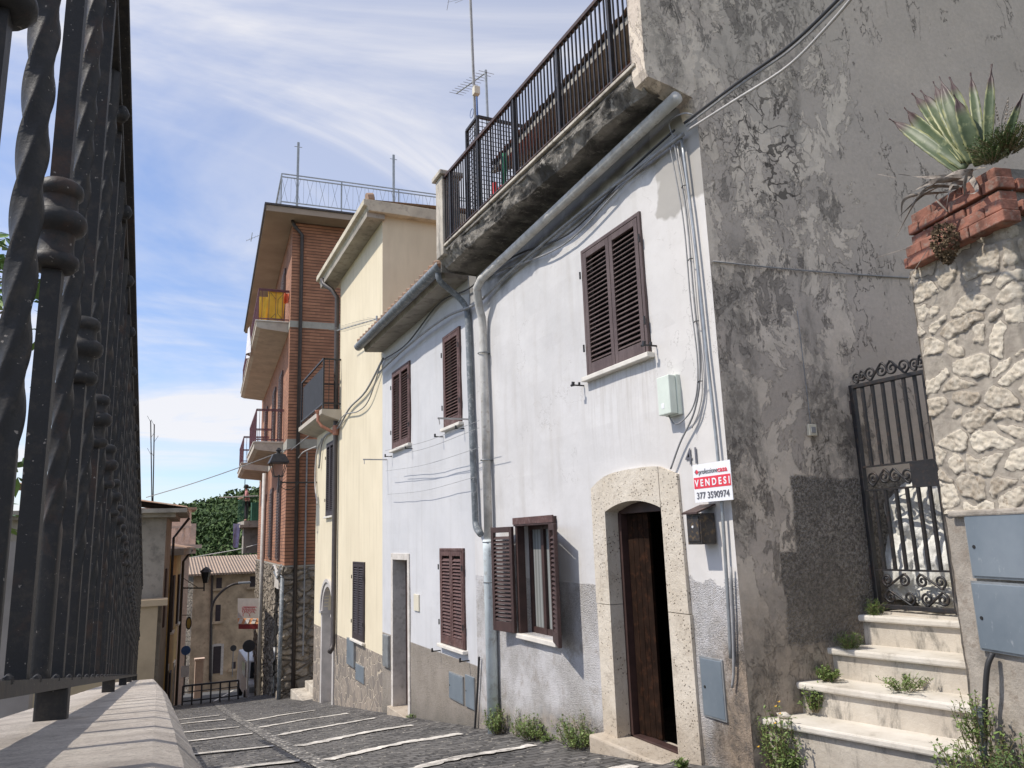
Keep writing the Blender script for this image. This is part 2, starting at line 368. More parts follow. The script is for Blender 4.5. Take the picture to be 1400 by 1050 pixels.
c = n.mix(n.rng(n.noise(6, 7, .75, vec=n.vmul(n.P, (3, 3, 1))), .62, .70, 0, .6), c, (.5, .52, .54))
n.col(c); n.bump(n.noise(5, 3), .15, .006); MT['steel_cover'] = n.m
simple('white_sign', (.82, .82, .83), .45, var=.04); simple('sign_red', (.72, .045, .075), .5, var=.05); simple('sign_ink', (.12, .12, .14), .5, var=.05)
simple('green_white_plastic', (.66, .72, .64), .5, var=.08); simple('cream_plastic', (.70, .65, .52), .5, var=.1)
simple('mailbox_paint', (.035, .03, .028), .45, var=.4, vscale=12, dirt=(.17, .11, .05))
n = NT('terracotta_tile', .9)
c = n.mix(n.rng(n.noise(2.2, 6, .7), .35, .65), (.42, .25, .16), (.30, .22, .165)); c = n.mix(n.rng(n.noise(7, 6, .7), .52, .66, 0, .8), c, (.13, .12, .10))
n.col(c); n.bump(n.noise(20, 5), .5, .01); MT['terracotta_tile'] = n.m
n = NT('pale_tile', .9)
sp = n.sep()
c = n.mix(n.rng(n.noise(1.2, 6, .7), .35, .65), (.50, .36, .26), (.36, .28, .215)); wv = n.math('SINE', n.math('MULTIPLY', sp[0], 34))
c = n.mix(n.rng(wv, -.2, -.9, 0, .7), c, (.12, .09, .075)); n.col(c); n.bump(wv, .8, .06); MT['pale_tile'] = n.m
simple('cornice_plaster', (.60, .54, .42), .85, var=.22, vscale=2.5, dirt=(.36, .31, .25)); simple('soffit_grey', (.36, .33, .28), .9, var=.3, vscale=2, dirt=(.18, .16, .14))
simple('balcony_concrete', (.50, .45, .38), .85, var=.2, vscale=1.5, dirt=(.36, .32, .28)); simple('balcony_soffit', (.36, .29, .23), .9, var=.2, vscale=1)
simple('belt_concrete', (.38, .36, .31), .85, var=.15)
simple('red_plaster', (.60, .34, .26), .85, var=.12, vscale=2)
simple('marble_sill', (.72, .68, .61), .6, var=.15, vscale=6); simple('grey_stone_arch', (.52, .49, .46), .8, var=.2, vscale=4); simple('chalky_frame', (.62, .58, .53), .8, var=.2, vscale=5, dirt=(.42, .38, .33))
simple('cap_brick', (.29, .125, .085), .9, var=.6, vscale=9, bump=1.0, bscale=35, dirt=(.25, .19, .155)); simple('old_mortar', (.24, .22, .195), .95, var=.35, vscale=15, bump=.8, bscale=50)
n = NT('pillar_stone', .88)
a = n.attr('stone'); q = n.attr('tint')
c = n.mix(n.rng(q[2], .1, .9), (.72, .64, .51), (.40, .335, .255)); c = n.mix(n.rng(n.noise(14, 7, .72), .40, .66, 0, .75), c, (.72, .66, .55))
c = n.mix(n.rng(n.noise(24, 6, .75), .58, .66, 0, .7), c, (.25, .18, .12))
mo = n.mix(n.rng(n.noise(12, 6), .35, .65), (.33, .29, .24), (.46, .41, .34))
k_ = n.mix(n.rng(a[2], .42, .62), mo, c); gap = n.math('MULTIPLY', n.rng(a[2], .04, .22), n.rng(a[2], .62, .40))  # gap: crevice shading put into the colour round each stone edge
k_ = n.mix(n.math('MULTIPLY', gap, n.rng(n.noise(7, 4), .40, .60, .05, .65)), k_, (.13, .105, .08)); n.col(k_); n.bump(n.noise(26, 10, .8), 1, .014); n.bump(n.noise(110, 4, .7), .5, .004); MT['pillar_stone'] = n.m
n = NT('agave_leaf', .5)
t = n.attr('tint')[2]
c = n.mix(n.rng(n.noise(5, 4), .35, .65), (.055, .085, .035), (.105, .135, .062))
c = n.mix(n.rng(n.attr('edge')[2], .72, .95, 0, .85), c, (.33, .33, .14)); c = n.mix(n.rng(n.noise(14, 5, .7), .57, .66, 0, .6), c, (.26, .28, .14))  # yellow sunlit margins painted into the leaf colour
c = n.mix(n.rng(t, .66, .80), c, (.055, .03, .028)); n.col(c); n.bump(n.noise(30, 3), .15, .005); MT['agave_leaf'] = n.m
simple('agave_edge', (.45, .46, .24), .6, var=.3); simple('dry_leaf', (.30, .26, .22), .9, var=.55, vscale=14, dirt=(.10, .08, .07)); simple('dry_clump', (.15, .105, .06), .95, var=.6, vscale=30)
def leafm(name, a, b, rough=.55):
    n = NT(name, rough); g = n.geo.outputs['Random Per Island']
    n.col(n.mix(g, a, b)); n.b.inputs['Subsurface Weight'].default_value = 0.0
    MT[name] = n.m
leafm('weed_leaf', (.09, .15, .035), (.20, .27, .075)); leafm('fern_leaf', (.05, .10, .03), (.13, .19, .06)); leafm('fig_leaf', (.06, .13, .025), (.16, .27, .06)); leafm('forest_leaf', (.02, .05, .012), (.085, .14, .035), .8)
simple('stem', (.17, .14, .07), .8); simple('bark', (.12, .10, .08), .9); simple('yellow_petal', (.8, .5, .05), .6)
n = NT('sack', .62)
n.col(n.mix(n.rng(n.noise(3, 5), .4, .65), (.74, .74, .71), (.55, .53, .46))); n.bump(n.noise(9, 6, .6, .8), .7, .03); MT['sack'] = n.m
simple('yellow_cloth', (.82, .50, .06), .8, var=.15, vscale=4); simple('orange_cloth', (.75, .16, .07), .8); simple('white_cloth', (.7, .7, .74), .8, var=.15); simple('lilac_cloth', (.42, .42, .66), .8, var=.2)
simple('black_screen', (.018, .018, .022), .7, var=.4, vscale=6)
simple('ochre_wall', (.55, .36, .14), .9, var=.25, vscale=1.2, dirt=(.30, .21, .12)); simple('grey_wall', (.34, .31, .265), .9, var=.25, vscale=1.5, dirt=(.19, .175, .155), bump=.3); simple('tan_wall', (.48, .38, .26), .9, var=.2, vscale=1)
simple('pink_wall', (.50, .24, .18), .9, var=.15); simple('pink_pale', (.62, .47, .38), .9, var=.15); simple('stone_house_wall', (.52, .41, .28), .9, var=.4, vscale=1.2, dirt=(.34, .26, .18), bump=.9, bscale=5)
simple('garden_wall', (.33, .31, .29), .9, var=.25, vscale=1.5)
simple('car_white', (.72, .73, .75), .3, var=.03); simple('glass_dark', (.03, .035, .04), .12, var=.1); simple('rubber', (.02, .02, .02), .8); simple('red_lamp', (.5, .02, .02), .3)
simple('awning_cloth', (.62, .60, .56), .8, var=.1); simple('awning_red', (.26, .03, .03), .7); simple('awning_orange', (.72, .34, .16), .8); simple('pink_ink', (.72, .18, .2), .8)
simple('sign_blue', (.06, .14, .36), .4); simple('sign_yellow', (.45, .33, .08), .5); simple('sign_back', (.06, .06, .065), .6)
simple('red_plastic', (.6, .03, .03), .45); simple('green_plastic', (.03, .30, .14), .45); simple('green_screen', (.03, .12, .07), .7)
simple('skin', (.50, .30, .22), .6, var=.05); simple('hair', (.03, .02, .018), .7); simple('blouse', (.55, .20, .19), .8, var=.6, vscale=25, dirt=(.75, .7, .65)); simple('trousers', (.02, .02, .024), .8)
n = NT('window_glass', .08); n.col((.035, .04, .042)); MT['window_glass'] = n.m
n = NT('curtain', .9); n.col(n.mix(n.rng(n.math('SINE', n.math('MULTIPLY', n.sep()[1], 95)), -1, 1), (.26, .27, .26), (.15, .16, .155))); MT['curtain'] = n.m

# ------------------------------------------------------------------ mesh helpers
def tag(o, label=None, cat=None, group=None, kind=None):
    if label: o['label'] = label
    if cat: o['category'] = cat
    if group: o['group'] = group
    if kind: o['kind'] = kind
    return o
def thing(name, label, cat, loc=(0, 0, 0), group=None):
    o = bpy.data.objects.new(name, None); COL.objects.link(o); o.location = loc; o.empty_display_size = .2
    return tag(o, label, cat, group)
def root_loc(p):
    while p and p.parent: p = p.parent
    return Vector(p.location) if p else Vector()
class MB:
    def __init__(s): s.v = []; s.f = []; s.a = {}
    def add(s, vs, fs):
        k = len(s.v); s.v += [Vector(q) for q in vs]; s.f += [tuple(i+k for i in f) for f in fs]; return k
    def ob(s, o, a, b, c):                      # oriented box: origin + three edges
        o, a, b, c = map(Vector, (o, a, b, c))
        vs = [o, o+a, o+a+b, o+b, o+c, o+a+c, o+a+b+c, o+b+c]
        fs = [(0, 3, 2, 1), (4, 5, 6, 7), (0, 1, 5, 4), (1, 2, 6, 5), (2, 3, 7, 6), (3, 0, 4, 7)]
        if a.cross(b).dot(c) < 0: fs = [f[::-1] for f in fs]
        s.add(vs, fs); return s
    def box(s, p, q):
        x0, x1 = sorted((p[0], q[0])); y0, y1 = sorted((p[1], q[1])); z0, z1 = sorted((p[2], q[2]))
        return s.ob((x0, y0, z0), (x1-x0, 0, 0), (0, y1-y0, 0), (0, 0, z1-z0))
    def bar(s, p, q, w, h=None, up=(0, 0, 1)):  # rectangular bar between two points
        p, q = Vector(p), Vector(q); d = (q-p).normalized(); up = Vector(up)
        if abs(d.dot(up)) > .98: up = Vector((0, 1, 0))
        a = d.cross(up).normalized(); b = a.cross(d).normalized(); h = h or w
        return s.ob(p-a*w/2-b*h/2, a*w, b*h, q-p)
    def tube(s, pts, r, n=8, cap=True, closed=False):
        pts = [Vector(p) for p in pts]; rr = r if isinstance(r, (list, tuple)) else [r]*len(pts)
        prev = None; k = len(s.v); L = len(pts)
        for i, p in enumerate(pts):
            if closed: d = (pts[(i+1) % L]-pts[i-1]).normalized()
            else: d = (pts[min(i+1, L-1)]-pts[max(i-1, 0)]).normalized()
            if prev is None: a = d.orthogonal().normalized()
            else: a = (prev-prev.dot(d)*d).normalized()
            prev = a; b = d.cross(a)
            s.v += [p+(a*math.cos(t)+b*math.sin(t))*rr[i] for t in [2*math.pi*j/n for j in range(n)]]
        for i in range(L if closed else L-1):
            for j in range(n):
                i2 = (i+1) % L
                s.f.append((k+i*n+j, k+i*n+(j+1) % n, k+i2*n+(j+1) % n, k+i2*n+j))
        if cap and not closed:
            s.f.append(tuple(k+j for j in range(n))[::-1]); s.f.append(tuple(k+(L-1)*n+j for j in range(n)))
        return s
    def lathe(s, c, prof, n=16, axis=2):        # profile [(r, h)] about an axis through c
        c = Vector(c); k = len(s.v)
        for r, h in prof:
            for j in range(n):
                t = 2*math.pi*j/n; q = [r*math.cos(t), r*math.sin(t)]
                v = Vector((q[0], q[1], h)) if axis == 2 else (Vector((h, q[0], q[1])) if axis == 0 else Vector((q[1], h, q[0])))
                s.v.append(c+v)
        for i in range(len(prof)-1):
            for j in range(n): s.f.append((k+i*n+j, k+i*n+(j+1) % n, k+(i+1)*n+(j+1) % n, k+(i+1)*n+j))
        s.f.append(tuple(k+j for j in range(n))[::-1]); s.f.append(tuple(k+(len(prof)-1)*n+j for j in range(n)))
        return s
    def prism(s, poly, d):                      # polygon (list of 3-D points) extruded by d
        d = Vector(d); n = len(poly); k = len(s.v); P = [Vector(p) for p in poly]
        nn = Vector()
        for i in range(n): nn += P[i].cross(P[(i+1) % n])
        if nn.dot(d) > 0: P = P[::-1]
        s.v += P+[p+d for p in P]
        s.f.append(tuple(k+i for i in range(n))); s.f.append(tuple(k+n+i for i in range(n))[::-1])
        for i in range(n):
            j = (i+1) % n; s.f.append((k+i, k+n+i, k+n+j, k+j))
        return s
    def quad(s, a, b, c, d): s.add((a, b, c, d), ((0, 1, 2, 3),)); return s
    def grid(s, fn, nu, nv):
        k = len(s.v)
        for i in range(nu+1):
            for j in range(nv+1): s.v.append(Vector(fn(i/nu, j/nv)))
        for i in range(nu):
            for j in range(nv):
                a = k+i*(nv+1)+j; s.f.append((a, a+nv+1, a+nv+2, a+1))
        return s
    def build(s, name, mat, parent=None, smooth=False, bevel=0, flat_angle=None, mod=None):
        off = root_loc(parent) if parent else Vector()
        me = bpy.data.meshes.new(name); me.from_pydata([tuple(v-off) for v in s.v], [], s.f); me.update()
        o = bpy.data.objects.new(name, me); COL.objects.link(o); me.materials.append(MT[mat])
        if parent: o.parent = parent
        if smooth:
            for p in me.polygons: p.use_smooth = True
        for an, vals in s.a.items():
            at = me.attributes.new(an, 'FLOAT', 'POINT')
            for i, v in enumerate(vals): at.data[i].value = v
        if bevel:
            b = o.modifiers.new('bevel', 'BEVEL'); b.width = bevel; b.segments = 2; b.limit_method = 'ANGLE'
        return o
def catmull(pts, n=8):
    P = [Vector(p) for p in pts]; P = [2*P[0]-P[1]]+P+[2*P[-1]-P[-2]]; out = []
    for i in range(1, len(P)-2):
        a, b, c, d = P[i-1:i+3]
        for k in range(n):
            t = k/n; out.append(.5*((2*b)+(c-a)*t+(2*a-5*b+4*c-d)*t*t+(3*b-a-3*c+d)*t**3))
    out.append(P[-2]); return out
def fbm(p, o=4): return mn.fractal(Vector(p), 1.0, 2.0, o)
def cable(pts, r, mat, label, name='cable', cat='cable', group=None, n=6, seg=8):
    mb = MB(); mb.tube(catmull(pts, seg), r, n); o = mb.build(name, mat, smooth=True); return tag(o, label, cat, group)

def wall(mb, x, y0, y1, z0, z1, holes, depth=.22, cell=.22, jit=.0, closeback=False):
    """wall in the plane X=x facing -X with rectangular holes (ya, yb, za, zb) and reveals"""
    ys = {y0, y1}; zs = {z0, z1}
    for a, b, c, d in holes: ys |= {a, b}; zs |= {c, d}
    def fill(t):
        t = sorted(t); o = []
        for p, q in zip(t, t[1:]):
            k = max(1, int(round((q-p)/cell))); o += [p+(q-p)*i/k for i in range(k)]
        return o+[t[-1]]
    ys = fill(ys); zs = fill(zs)
    inh = lambda y, z: any(a < y < b and c < z < d for a, b, c, d in holes)
    idx = {}
    def V(i, j):
        if (i, j) not in idx:
            y, z = ys[i], zs[j]; dx = 0
            if jit and 0 < i < len(ys)-1 and 0 < j < len(zs)-1: dx = jit*fbm((y*1.3, z*1.3, 3.1), 3)
            idx[(i, j)] = len(mb.v); mb.v.append(Vector((x+dx, y, z)))
        return idx[(i, j)]
    for i in range(len(ys)-1):
        for j in range(len(zs)-1):
            if inh((ys[i]+ys[i+1])/2, (zs[j]+zs[j+1])/2): continue
            mb.f.append((V(i, j), V(i, j+1), V(i+1, j+1), V(i+1, j)))
    for a, b, c, d in holes:
        X1 = x+depth
        mb.quad((x, a, c), (x, a, d), (X1, a, d), (X1, a, c)); mb.quad((x, b, d), (x, b, c), (X1, b, c), (X1, b, d))
        mb.quad((x, a, d), (x, b, d), (X1, b, d), (X1, a, d)); mb.quad((x, b, c), (x, a, c), (X1, a, c), (X1, b, c))
    return mb

def leaf(parent, hinge, u, nrm, W, H, mat, slat_mat=None, name='shutter', gap=.043):
    """louvred shutter leaf; hinge = bottom corner, u = width direction, nrm = outward"""
    hinge, u, nrm = Vector(hinge), Vector(u).normalized(), Vector(nrm).normalized(); up = Vector((0, 0, 1)); t = .034
    st, rt, rb = .052, .06, .105
    mb = MB(); o = hinge
    mb.ob(o, u*st, nrm*t, up*H); mb.ob(o+u*(W-st), u*st, nrm*t, up*H)
    mb.ob(o+u*st, u*(W-2*st), nrm*t, up*rb); mb.ob(o+u*st+up*(H-rt), u*(W-2*st), nrm*t, up*rt)
    f = mb.build(name, mat, parent, bevel=.004)
    sm = MB(); z = rb+.008; k = int((H-rt-rb-.01)/gap)
    for i in range(k):
        p = o+u*st+up*(z+i*gap)+nrm*.031
        a = (nrm*-.03+up*.030); sm.ob(p, u*(W-2*st), a, a.cross(u).normalized()*.007)
    sm.build('slats', slat_mat or mat, f)
    return f
def window(house, y0, y1, z0, z1, mat, x=3.6, leaves=2, sillm='marble_sill', name='window', sill=.07, closed=True, proud=.0):
    """shuttered window in a wall facing -X; returns the frame part"""
    mb = MB(); fw = .035; X0 = x-.028-proud; X1 = x+.03
    mb.box((X0, y0, z0), (X1, y0+fw, z1)); mb.box((X0, y1-fw, z0), (X1, y1, z1)); mb.box((X0, y0+fw, z1-fw), (X1, y1-fw, z1))
    fr = mb.build(name, mat, house, bevel=.004)
    if closed:
        W = (y1-y0-2*fw-.006*(leaves+1))/leaves
        for i in range(leaves):
            leaf(fr, (x+.004-proud, y0+fw+.006+i*(W+.006), z0+.008), (0, 1, 0), (-1, 0, 0), W, z1-z0-fw-.014, mat)
    if sill:
        s = MB(); s.box((x-.07, y0-.04, z0-.045), (x+.1, y1+.04, z0-.002)); s.build('sill', sillm, fr, bevel=.006)
    p = MB(); p.quad((x+.10, y0, z0), (x+.10, y0, z1), (x+.10, y1, z1), (x+.10, y1, z0)); p.build('pane', 'interior_dark', fr)
    for yy in (y0, y1):
        for zz in (z0+.22*(z1-z0), z0+.8*(z1-z0)): MB().tube([(x-.045, yy, zz-.035), (x-.045, yy, zz+.035)], .009, 6).build('hinge', 'black_iron', fr)
    return fr
def text(body, size, mat, parent, origin, xd, yd, name, sx=1.0, ext=.001, bold=0.0):
    cu = bpy.data.curves.new(name, 'FONT'); cu.body = body; cu.size = size; cu.extrude = ext; cu.offset = bold; cu.resolution_u = 4
    t = bpy.data.objects.new(name, cu); COL.objects.link(t); dg = bpy.context.evaluated_depsgraph_get(); dg.update()
    me = bpy.data.meshes.new_from_object(t.evaluated_get(dg)); bpy.data.objects.remove(t)
    o = Vector(origin); xd = Vector(xd).normalized(); yd = Vector(yd).normalized(); nd = xd.cross(yd); off = root_loc(parent)
    for v in me.vertices: v.co = o+xd*v.co.x*sx+yd*v.co.y+nd*v.co.z-off
    me.materials.clear(); me.materials.append(MT[mat])
    ob = bpy.data.objects.new(name, me); COL.objects.link(ob); ob.parent = parent; return ob
# ================================================================== SETTING
def sheet(name, mat, x0, x1, ys, dz=0.0, xs=None, hfn=None):
    mb = MB(); xs = xs or [x0, x1]
    for y in ys:
        for x in xs: mb.v.append(Vector((x, y, gz(y)+dz+(hfn(x, y) if hfn else 0))))
    n = len(xs)
    for i in range(len(ys)-1):
        for j in range(n-1):
            a = i*n+j; mb.f.append((a, a+1, a+n+1, a+n))
    return tag(mb.build(name, mat), kind='structure')
ysn = [-40, -20, -6, 0, 27, 32, 40, 50, 60, 80, 120, 200, 600]
def terr(x, y):
    return 0 if abs(x) < 40 else -.02*(abs(x)-40)
sheet('ground', 'terrain', 0, 0, ysn, -.35, [-600, -150, -40, 0, 40, 150, 600])
YS = [-6+i*.6 for i in range(55)]+[27, 28, 30, 32, 34]
XS = [.06, .5, 1.0, 1.45, 1.8, 2.2, 2.7, 3.2, 3.75]
sheet('street', 'basalt_cobbles', 0, 0, YS, 0.0, XS, lambda x, y: .012*fbm((x*1.1, y*1.1, 0), 2)+.035*((x-1.7)/1.8)**2)
def cross(x, y): return .035*((x-1.7)/1.8)**2+.012*fbm((x*1.1, y*1.1, 0), 2)
sheet('lower_road', 'asphalt', 0, 0, [32, 36, 40, 45, 50, 56, 70], .01, [-1.5, 1, 3, 5, 12])
sheet('side_alley_ground', 'soil', 0, 0, [3.2, 22.5], -.02, [3.7, 9])
# centre drain of lighter stones and the white stone bands
def strip(name, mat, pts, w, dz=.006, n=30, jit=.012):
    mb = MB(); P = catmull([Vector((x, y, 0)) for x, y in pts], max(2, n//(len(pts)-1)))
    for i, p in enumerate(P):
        d = (P[min(i+1, len(P)-1)]-P[max(i-1, 0)]).normalized(); a = Vector((d.y, -d.x, 0))
        for s_ in (-1, 1):
            q = p+a*s_*(w/2+jit*fbm((p.x*7, p.y*7, s_*5.), 4)); mb.v.append(Vector((q.x, q.y, gz(q.y)+cross(q.x, q.y)+dz)))
    for i in range(len(P)-1): mb.f.append((2*i, 2*i+1, 2*i+3, 2*i+2))
    return tag(mb.build(name, mat), kind='structure')
strip('drain_channel', 'gutter_cobbles', [(1.56, -3), (1.6, 8), (1.64, 14), (1.75, 20), (1.9, 25)], .17, .010, 60, .004)
bands = [(16.1, 3.05, 17.3), (14.2, 3.25, 15.2), (12.3, 3.25, 13.6), (10.45, 3.25, 11.6), (8.75, 3.3, 10.0), (7.0, 3.35, 8.3), (5.2, 3.3, 6.5), (3.3, 3.3, 4.6), (1.2, 3.3, 2.5)]
for y, xr, yl in bands:
    strip('white_stone_band', 'white_band_stone', [(1.72, y-.38), (2.1, y-.18), (2.6, y+.0), (xr, y-.02)], .19, .011, 60, .075)
for y in (18.6, 17.1, 14.6, 12.75, 10.6, 8.75, 6.9, 5.0, 3.2, 1.3):
    strip('white_stone_band', 'white_band_stone', [(.30, y), (1.0, y-.05), (1.48, y-.15)], .16, .018, 20, .03)
# bank on the garden side of the parapet
def bank(u, v):
    x = -.2-u*6; y = -3+v*22
    return (x, y, -.42-S*y+.10*fbm((x*2, y*2, 1), 4)-u*.6)
mb = MB().grid(bank, 50, 130); tag(mb.build('garden_soil', 'soil', smooth=True), kind='structure')

# ================================================================== PARAPET AND RAILING
def ptop(y): return -.05-S*y
def pcurve(y): return .012*min(y, 3)+.004*max(0, min(y-3, 5))           # it widens a little with distance
pw_ = thing('parapet_wall', 'rough pale stone parapet wall carrying the wrought iron railing', 'parapet', (-.1, 1, gz(1)))
mb = MB(); ny, prof = 90, None
def para(u, v):
    y = -1.5+u*10.3
    xr = .028+pcurve(y); xl = -.232-.012*max(0, y-1.2) if y < 6 else -.29
    pr = [(xl-.0, -1.3), (xl-.01, -.16), (xl-.012, -.03), (xl+.015, 0), (-.13, .002), (-.06, .0), (xr-.028, -.001), (xr-.010, -.006), (xr+.006, -.022), (xr+.014, -.05), (xr+.014, -.10), (xr-.0, -.13), (xr-.02, -.14), (xr-.02, -1.4)]
    i = min(int(v*13+1e-6), 13); x, h = pr[i]
    return (x+.0007*fbm((x*9, y*9, i*.7), 3), y, ptop(y)+h+.0008*fbm((x*14+3, y*14, i*.3), 3))
mb.grid(para, 240, 13); k = len(mb.v); n_ = 14
mb.f.append(tuple(240*n_+j for j in range(14)))
mb.build('coping', 'parapet_stone', pw_, smooth=False)
rail = thing('iron_railing', 'dark wrought iron railing with twisted and collared bars on the stone parapet', 'railing', (-.11, .7, ptop(.7)))
XR = -.115
def rb(y): return ptop(y)+.042
# bottom flat bar with weld beads, and handrail
Y0, Y1 = .22, 11.9
mb = MB(); mb.ob((XR-.02, Y0, rb(Y0)), (.04, 0, 0), (0, Y1-Y0, -S*(Y1-Y0)), (0, 0, .013))
y = .30
for i in range(61):
    yy = .36+i*.19
    for dx, dy in ((.016, .01), (.015, -.012), (.017, .0)):
        mb.lathe((XR+dx, yy+dy*1.2, rb(yy)+.010), [(.0045, 0), (.004, .004), (.001, .0065)], 6)
mb.build('bottom_rail', 'wrought_iron', rail)
mb = MB(); hw = .026
mb.ob((XR-hw, Y0-.2, ptop(Y0-.2)+1.195), (2*hw, 0, 0), (0, Y1-Y0+.2, -S*(Y1-Y0+.2)), (0, 0, .012))
mb.ob((XR-.012, Y0-.2, ptop(Y0-.2)+1.15), (.024, 0, 0), (0, Y1-Y0+.2, -S*(Y1-Y0+.2)), (0, 0, .012))
mb.build('handrail', 'wrought_iron', rail, bevel=.003)
def twisted(h, z0, z1, w=.020, pitch=.235):
    mb = MB(); n = 240; r = w/math.sqrt(2); K = 16
    for i in range(n+1):
        z = h*i/n; t = min(max(z, z0), z1)-z0; a = 2*math.pi*t/pitch+math.pi/4
        for k in range(K):
            th = 2*math.pi*k/K; c_ = max(abs(math.cos(th)), abs(math.sin(th)))
            rr = min(w*.5/c_, r*.93); b = a-math.pi/4+th
            mb.v.append(Vector((rr*math.cos(b), rr*math.sin(b), z)))
    for i in range(n):
        for k in range(K): mb.f.append((i*K+k, i*K+(k+1) % K, (i+1)*K+(k+1) % K, (i+1)*K+k))
    return mb
H = 1.108
tb = twisted(H, .18, 1.03)
tb.v = [v+Vector((XR, 0, rb(0)+.01)) for v in tb.v]
pb_ = MB(); pb_.box((XR-.0095, -.0095, rb(0)+.01), (XR+.0095, .0095, rb(0)+.01+H))
collar = MB(); z0 = rb(0)+.438
pr = [(.012, .0), (.020, .001), (.0245, .006), (.0250, .011), (.0235, .016), (.0195, .0185), (.0192, .019), (.0182, .030), (.0190, .041), (.0193, .0415), (.0262, .0455), (.0292, .051), (.0298, .057), (.0285, .063), (.0240, .067), (.0205, .0685), (.0202, .0690), (.0190, .078), (.0193, .084), (.0196, .0845), (.0232, .088), (.0240, .094), (.0225, .100), (.0180, .104), (.012, .106)]
collar.lathe((XR, 0, z0), pr, 20)
rosette = MB(); rosette.lathe((XR+.012, 0, rb(0)+.01+H-.03), [(.008, -.016), (.012, -.010), (.016, 0), (.012, .010), (.008, .016)], 8)
first = {}
def inst(key, mbuild, name, mat, parent, y, smooth=False):
    dz = -S*y
    if key not in first:
        o = mbuild.build(name, mat, None, smooth=smooth); me = o.data
        first[key] = me
    else:
        o = bpy.data.objects.new(name, first[key]); COL.objects.link(o)
    o.parent = parent
    base = root_loc(parent)
    if parent is rail:
        a = random.uniform(-.22, .22) if key == 'tw' else random.uniform(-.05, .05) if key == 'pl' else 0.0
        off = Vector((XR, 0, 0)); rot = Matrix.Rotation(a, 3, 'Z'); tilt = random.uniform(-.002, .002)
        o.rotation_euler = (tilt, 0, a); o.location = Vector((0, y, dz))-base+off-rot@off
    else: o.location = Vector((0, 0, 0))
    return o
for i in range(61):
    y = .36+i*.19
    if y > Y1: break
    if i % 2 == 0:
        o = inst('tw', tb, 'baluster', 'wrought_iron', rail, y, True)
    else:
        o = inst('pl', pb_, 'baluster', 'wrought_iron', rail, y)
        c = inst('co', collar, 'collar', 'wrought_iron', o, y, True)
for i in range(1, 30):
    y = .45+i*.38; inst('ro', rosette, 'rosette', 'wrought_iron', rail, y, True)
for y in (1.29, 3.17, 5.14, 7.05, 8.95, 11.6):
    mb = MB(); zt = ptop(y)
    mb.box((XR-.02, y-.02, zt-.03), (XR+.02, y+.02, zt+.045)); mb.build('post', 'wrought_iron', rail, bevel=.003)
# second stretch of wall beyond the parapet's end
wl = MB(); wl.prism([(-.30, 8.82, -6), (-.30, 24, -9), (-.30, 24, gz(24)+.45), (-.30, 8.82, gz(8.82)+.6)], (.30, 0, 0))
tag(wl.build('low_street_wall', 'grey_wall'), 'low grey wall running on beyond the end of the stone parapet', 'wall')

# ================================================================== HOUSE 41 (white, terrace on top)
XF = 3.6
h41 = thing('town_house', 'white two storey house numbered 41 with roof terrace and peeling grey side wall', 'house', (3.6, 6.5, gz(6.5)))
UW = (5.0, 5.99, 1.43, 2.66); LW = (6.81, 7.66, -1.0, .13); DR = (4.98, 5.81, -1.66, .27)
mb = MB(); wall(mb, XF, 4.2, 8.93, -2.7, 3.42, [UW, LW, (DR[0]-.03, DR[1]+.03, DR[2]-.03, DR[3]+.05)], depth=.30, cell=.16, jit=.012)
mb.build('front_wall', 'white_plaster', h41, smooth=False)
th = R(7); SD = Vector((math.cos(th), -math.sin(th), 0)); SN = Vector((-math.sin(th), -math.cos(th), 0)); C41 = Vector((3.6, 4.2, 0))
def sw(s, z, out=0.0): return C41+SD*s+SN*out+Vector((0, 0, z))
mb = MB()
# side wall as a fine slightly uneven grid
def swf(u, v):
    s = u*6.0; z = -2.7+v*9.7; a = .015*fbm((s*.9, z*.9, 7.), 4) if u > 0 else 0
    if z < -.55: a += .02*fbm((s*5, z*5, 2.), 4)*min(1, (-.55-z)*2)
    return sw(s, z, a)
mb.grid(swf, 60, 110)
mb.build('side_wall', 'flaking_wall', h41, smooth=True)
fin = MB(); fp = [sw(0, 3.12), sw(0, 7.0), sw(-.42, 7.0), sw(-.42, 3.44), sw(-.40, 3.37), sw(-.22, 3.32), sw(-.03, 3.25)]
fin.prism([p+SN*.004 for p in fp], (0, .17, 0)); fin.build('terrace_end_wall', 'flaking_wall', h41)
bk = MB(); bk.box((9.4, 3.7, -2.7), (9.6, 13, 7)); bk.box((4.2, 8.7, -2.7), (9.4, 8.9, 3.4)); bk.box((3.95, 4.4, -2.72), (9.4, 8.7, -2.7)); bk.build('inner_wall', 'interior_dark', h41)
# cream painted corner strip
# terrace slab, eroded
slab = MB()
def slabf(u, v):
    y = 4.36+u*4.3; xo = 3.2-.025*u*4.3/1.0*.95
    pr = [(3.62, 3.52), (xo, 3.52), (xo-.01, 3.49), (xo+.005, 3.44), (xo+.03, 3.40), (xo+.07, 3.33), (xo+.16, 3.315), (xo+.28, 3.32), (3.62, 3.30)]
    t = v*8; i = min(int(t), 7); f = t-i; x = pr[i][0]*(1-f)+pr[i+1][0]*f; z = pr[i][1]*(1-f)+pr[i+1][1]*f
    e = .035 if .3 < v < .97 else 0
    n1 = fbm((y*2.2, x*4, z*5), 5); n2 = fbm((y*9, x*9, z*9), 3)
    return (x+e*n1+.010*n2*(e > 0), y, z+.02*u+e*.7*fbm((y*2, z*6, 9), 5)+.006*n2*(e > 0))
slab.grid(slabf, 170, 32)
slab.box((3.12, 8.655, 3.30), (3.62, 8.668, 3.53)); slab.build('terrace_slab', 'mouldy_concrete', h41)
lg = MB(); lg.ob((3.165, 4.36, 3.522), (.16, 0, 0), (-.1, 4.32, .025), (0, 0, .030)); lg.build('ledge', 'stained_stone', h41, bevel=.006)
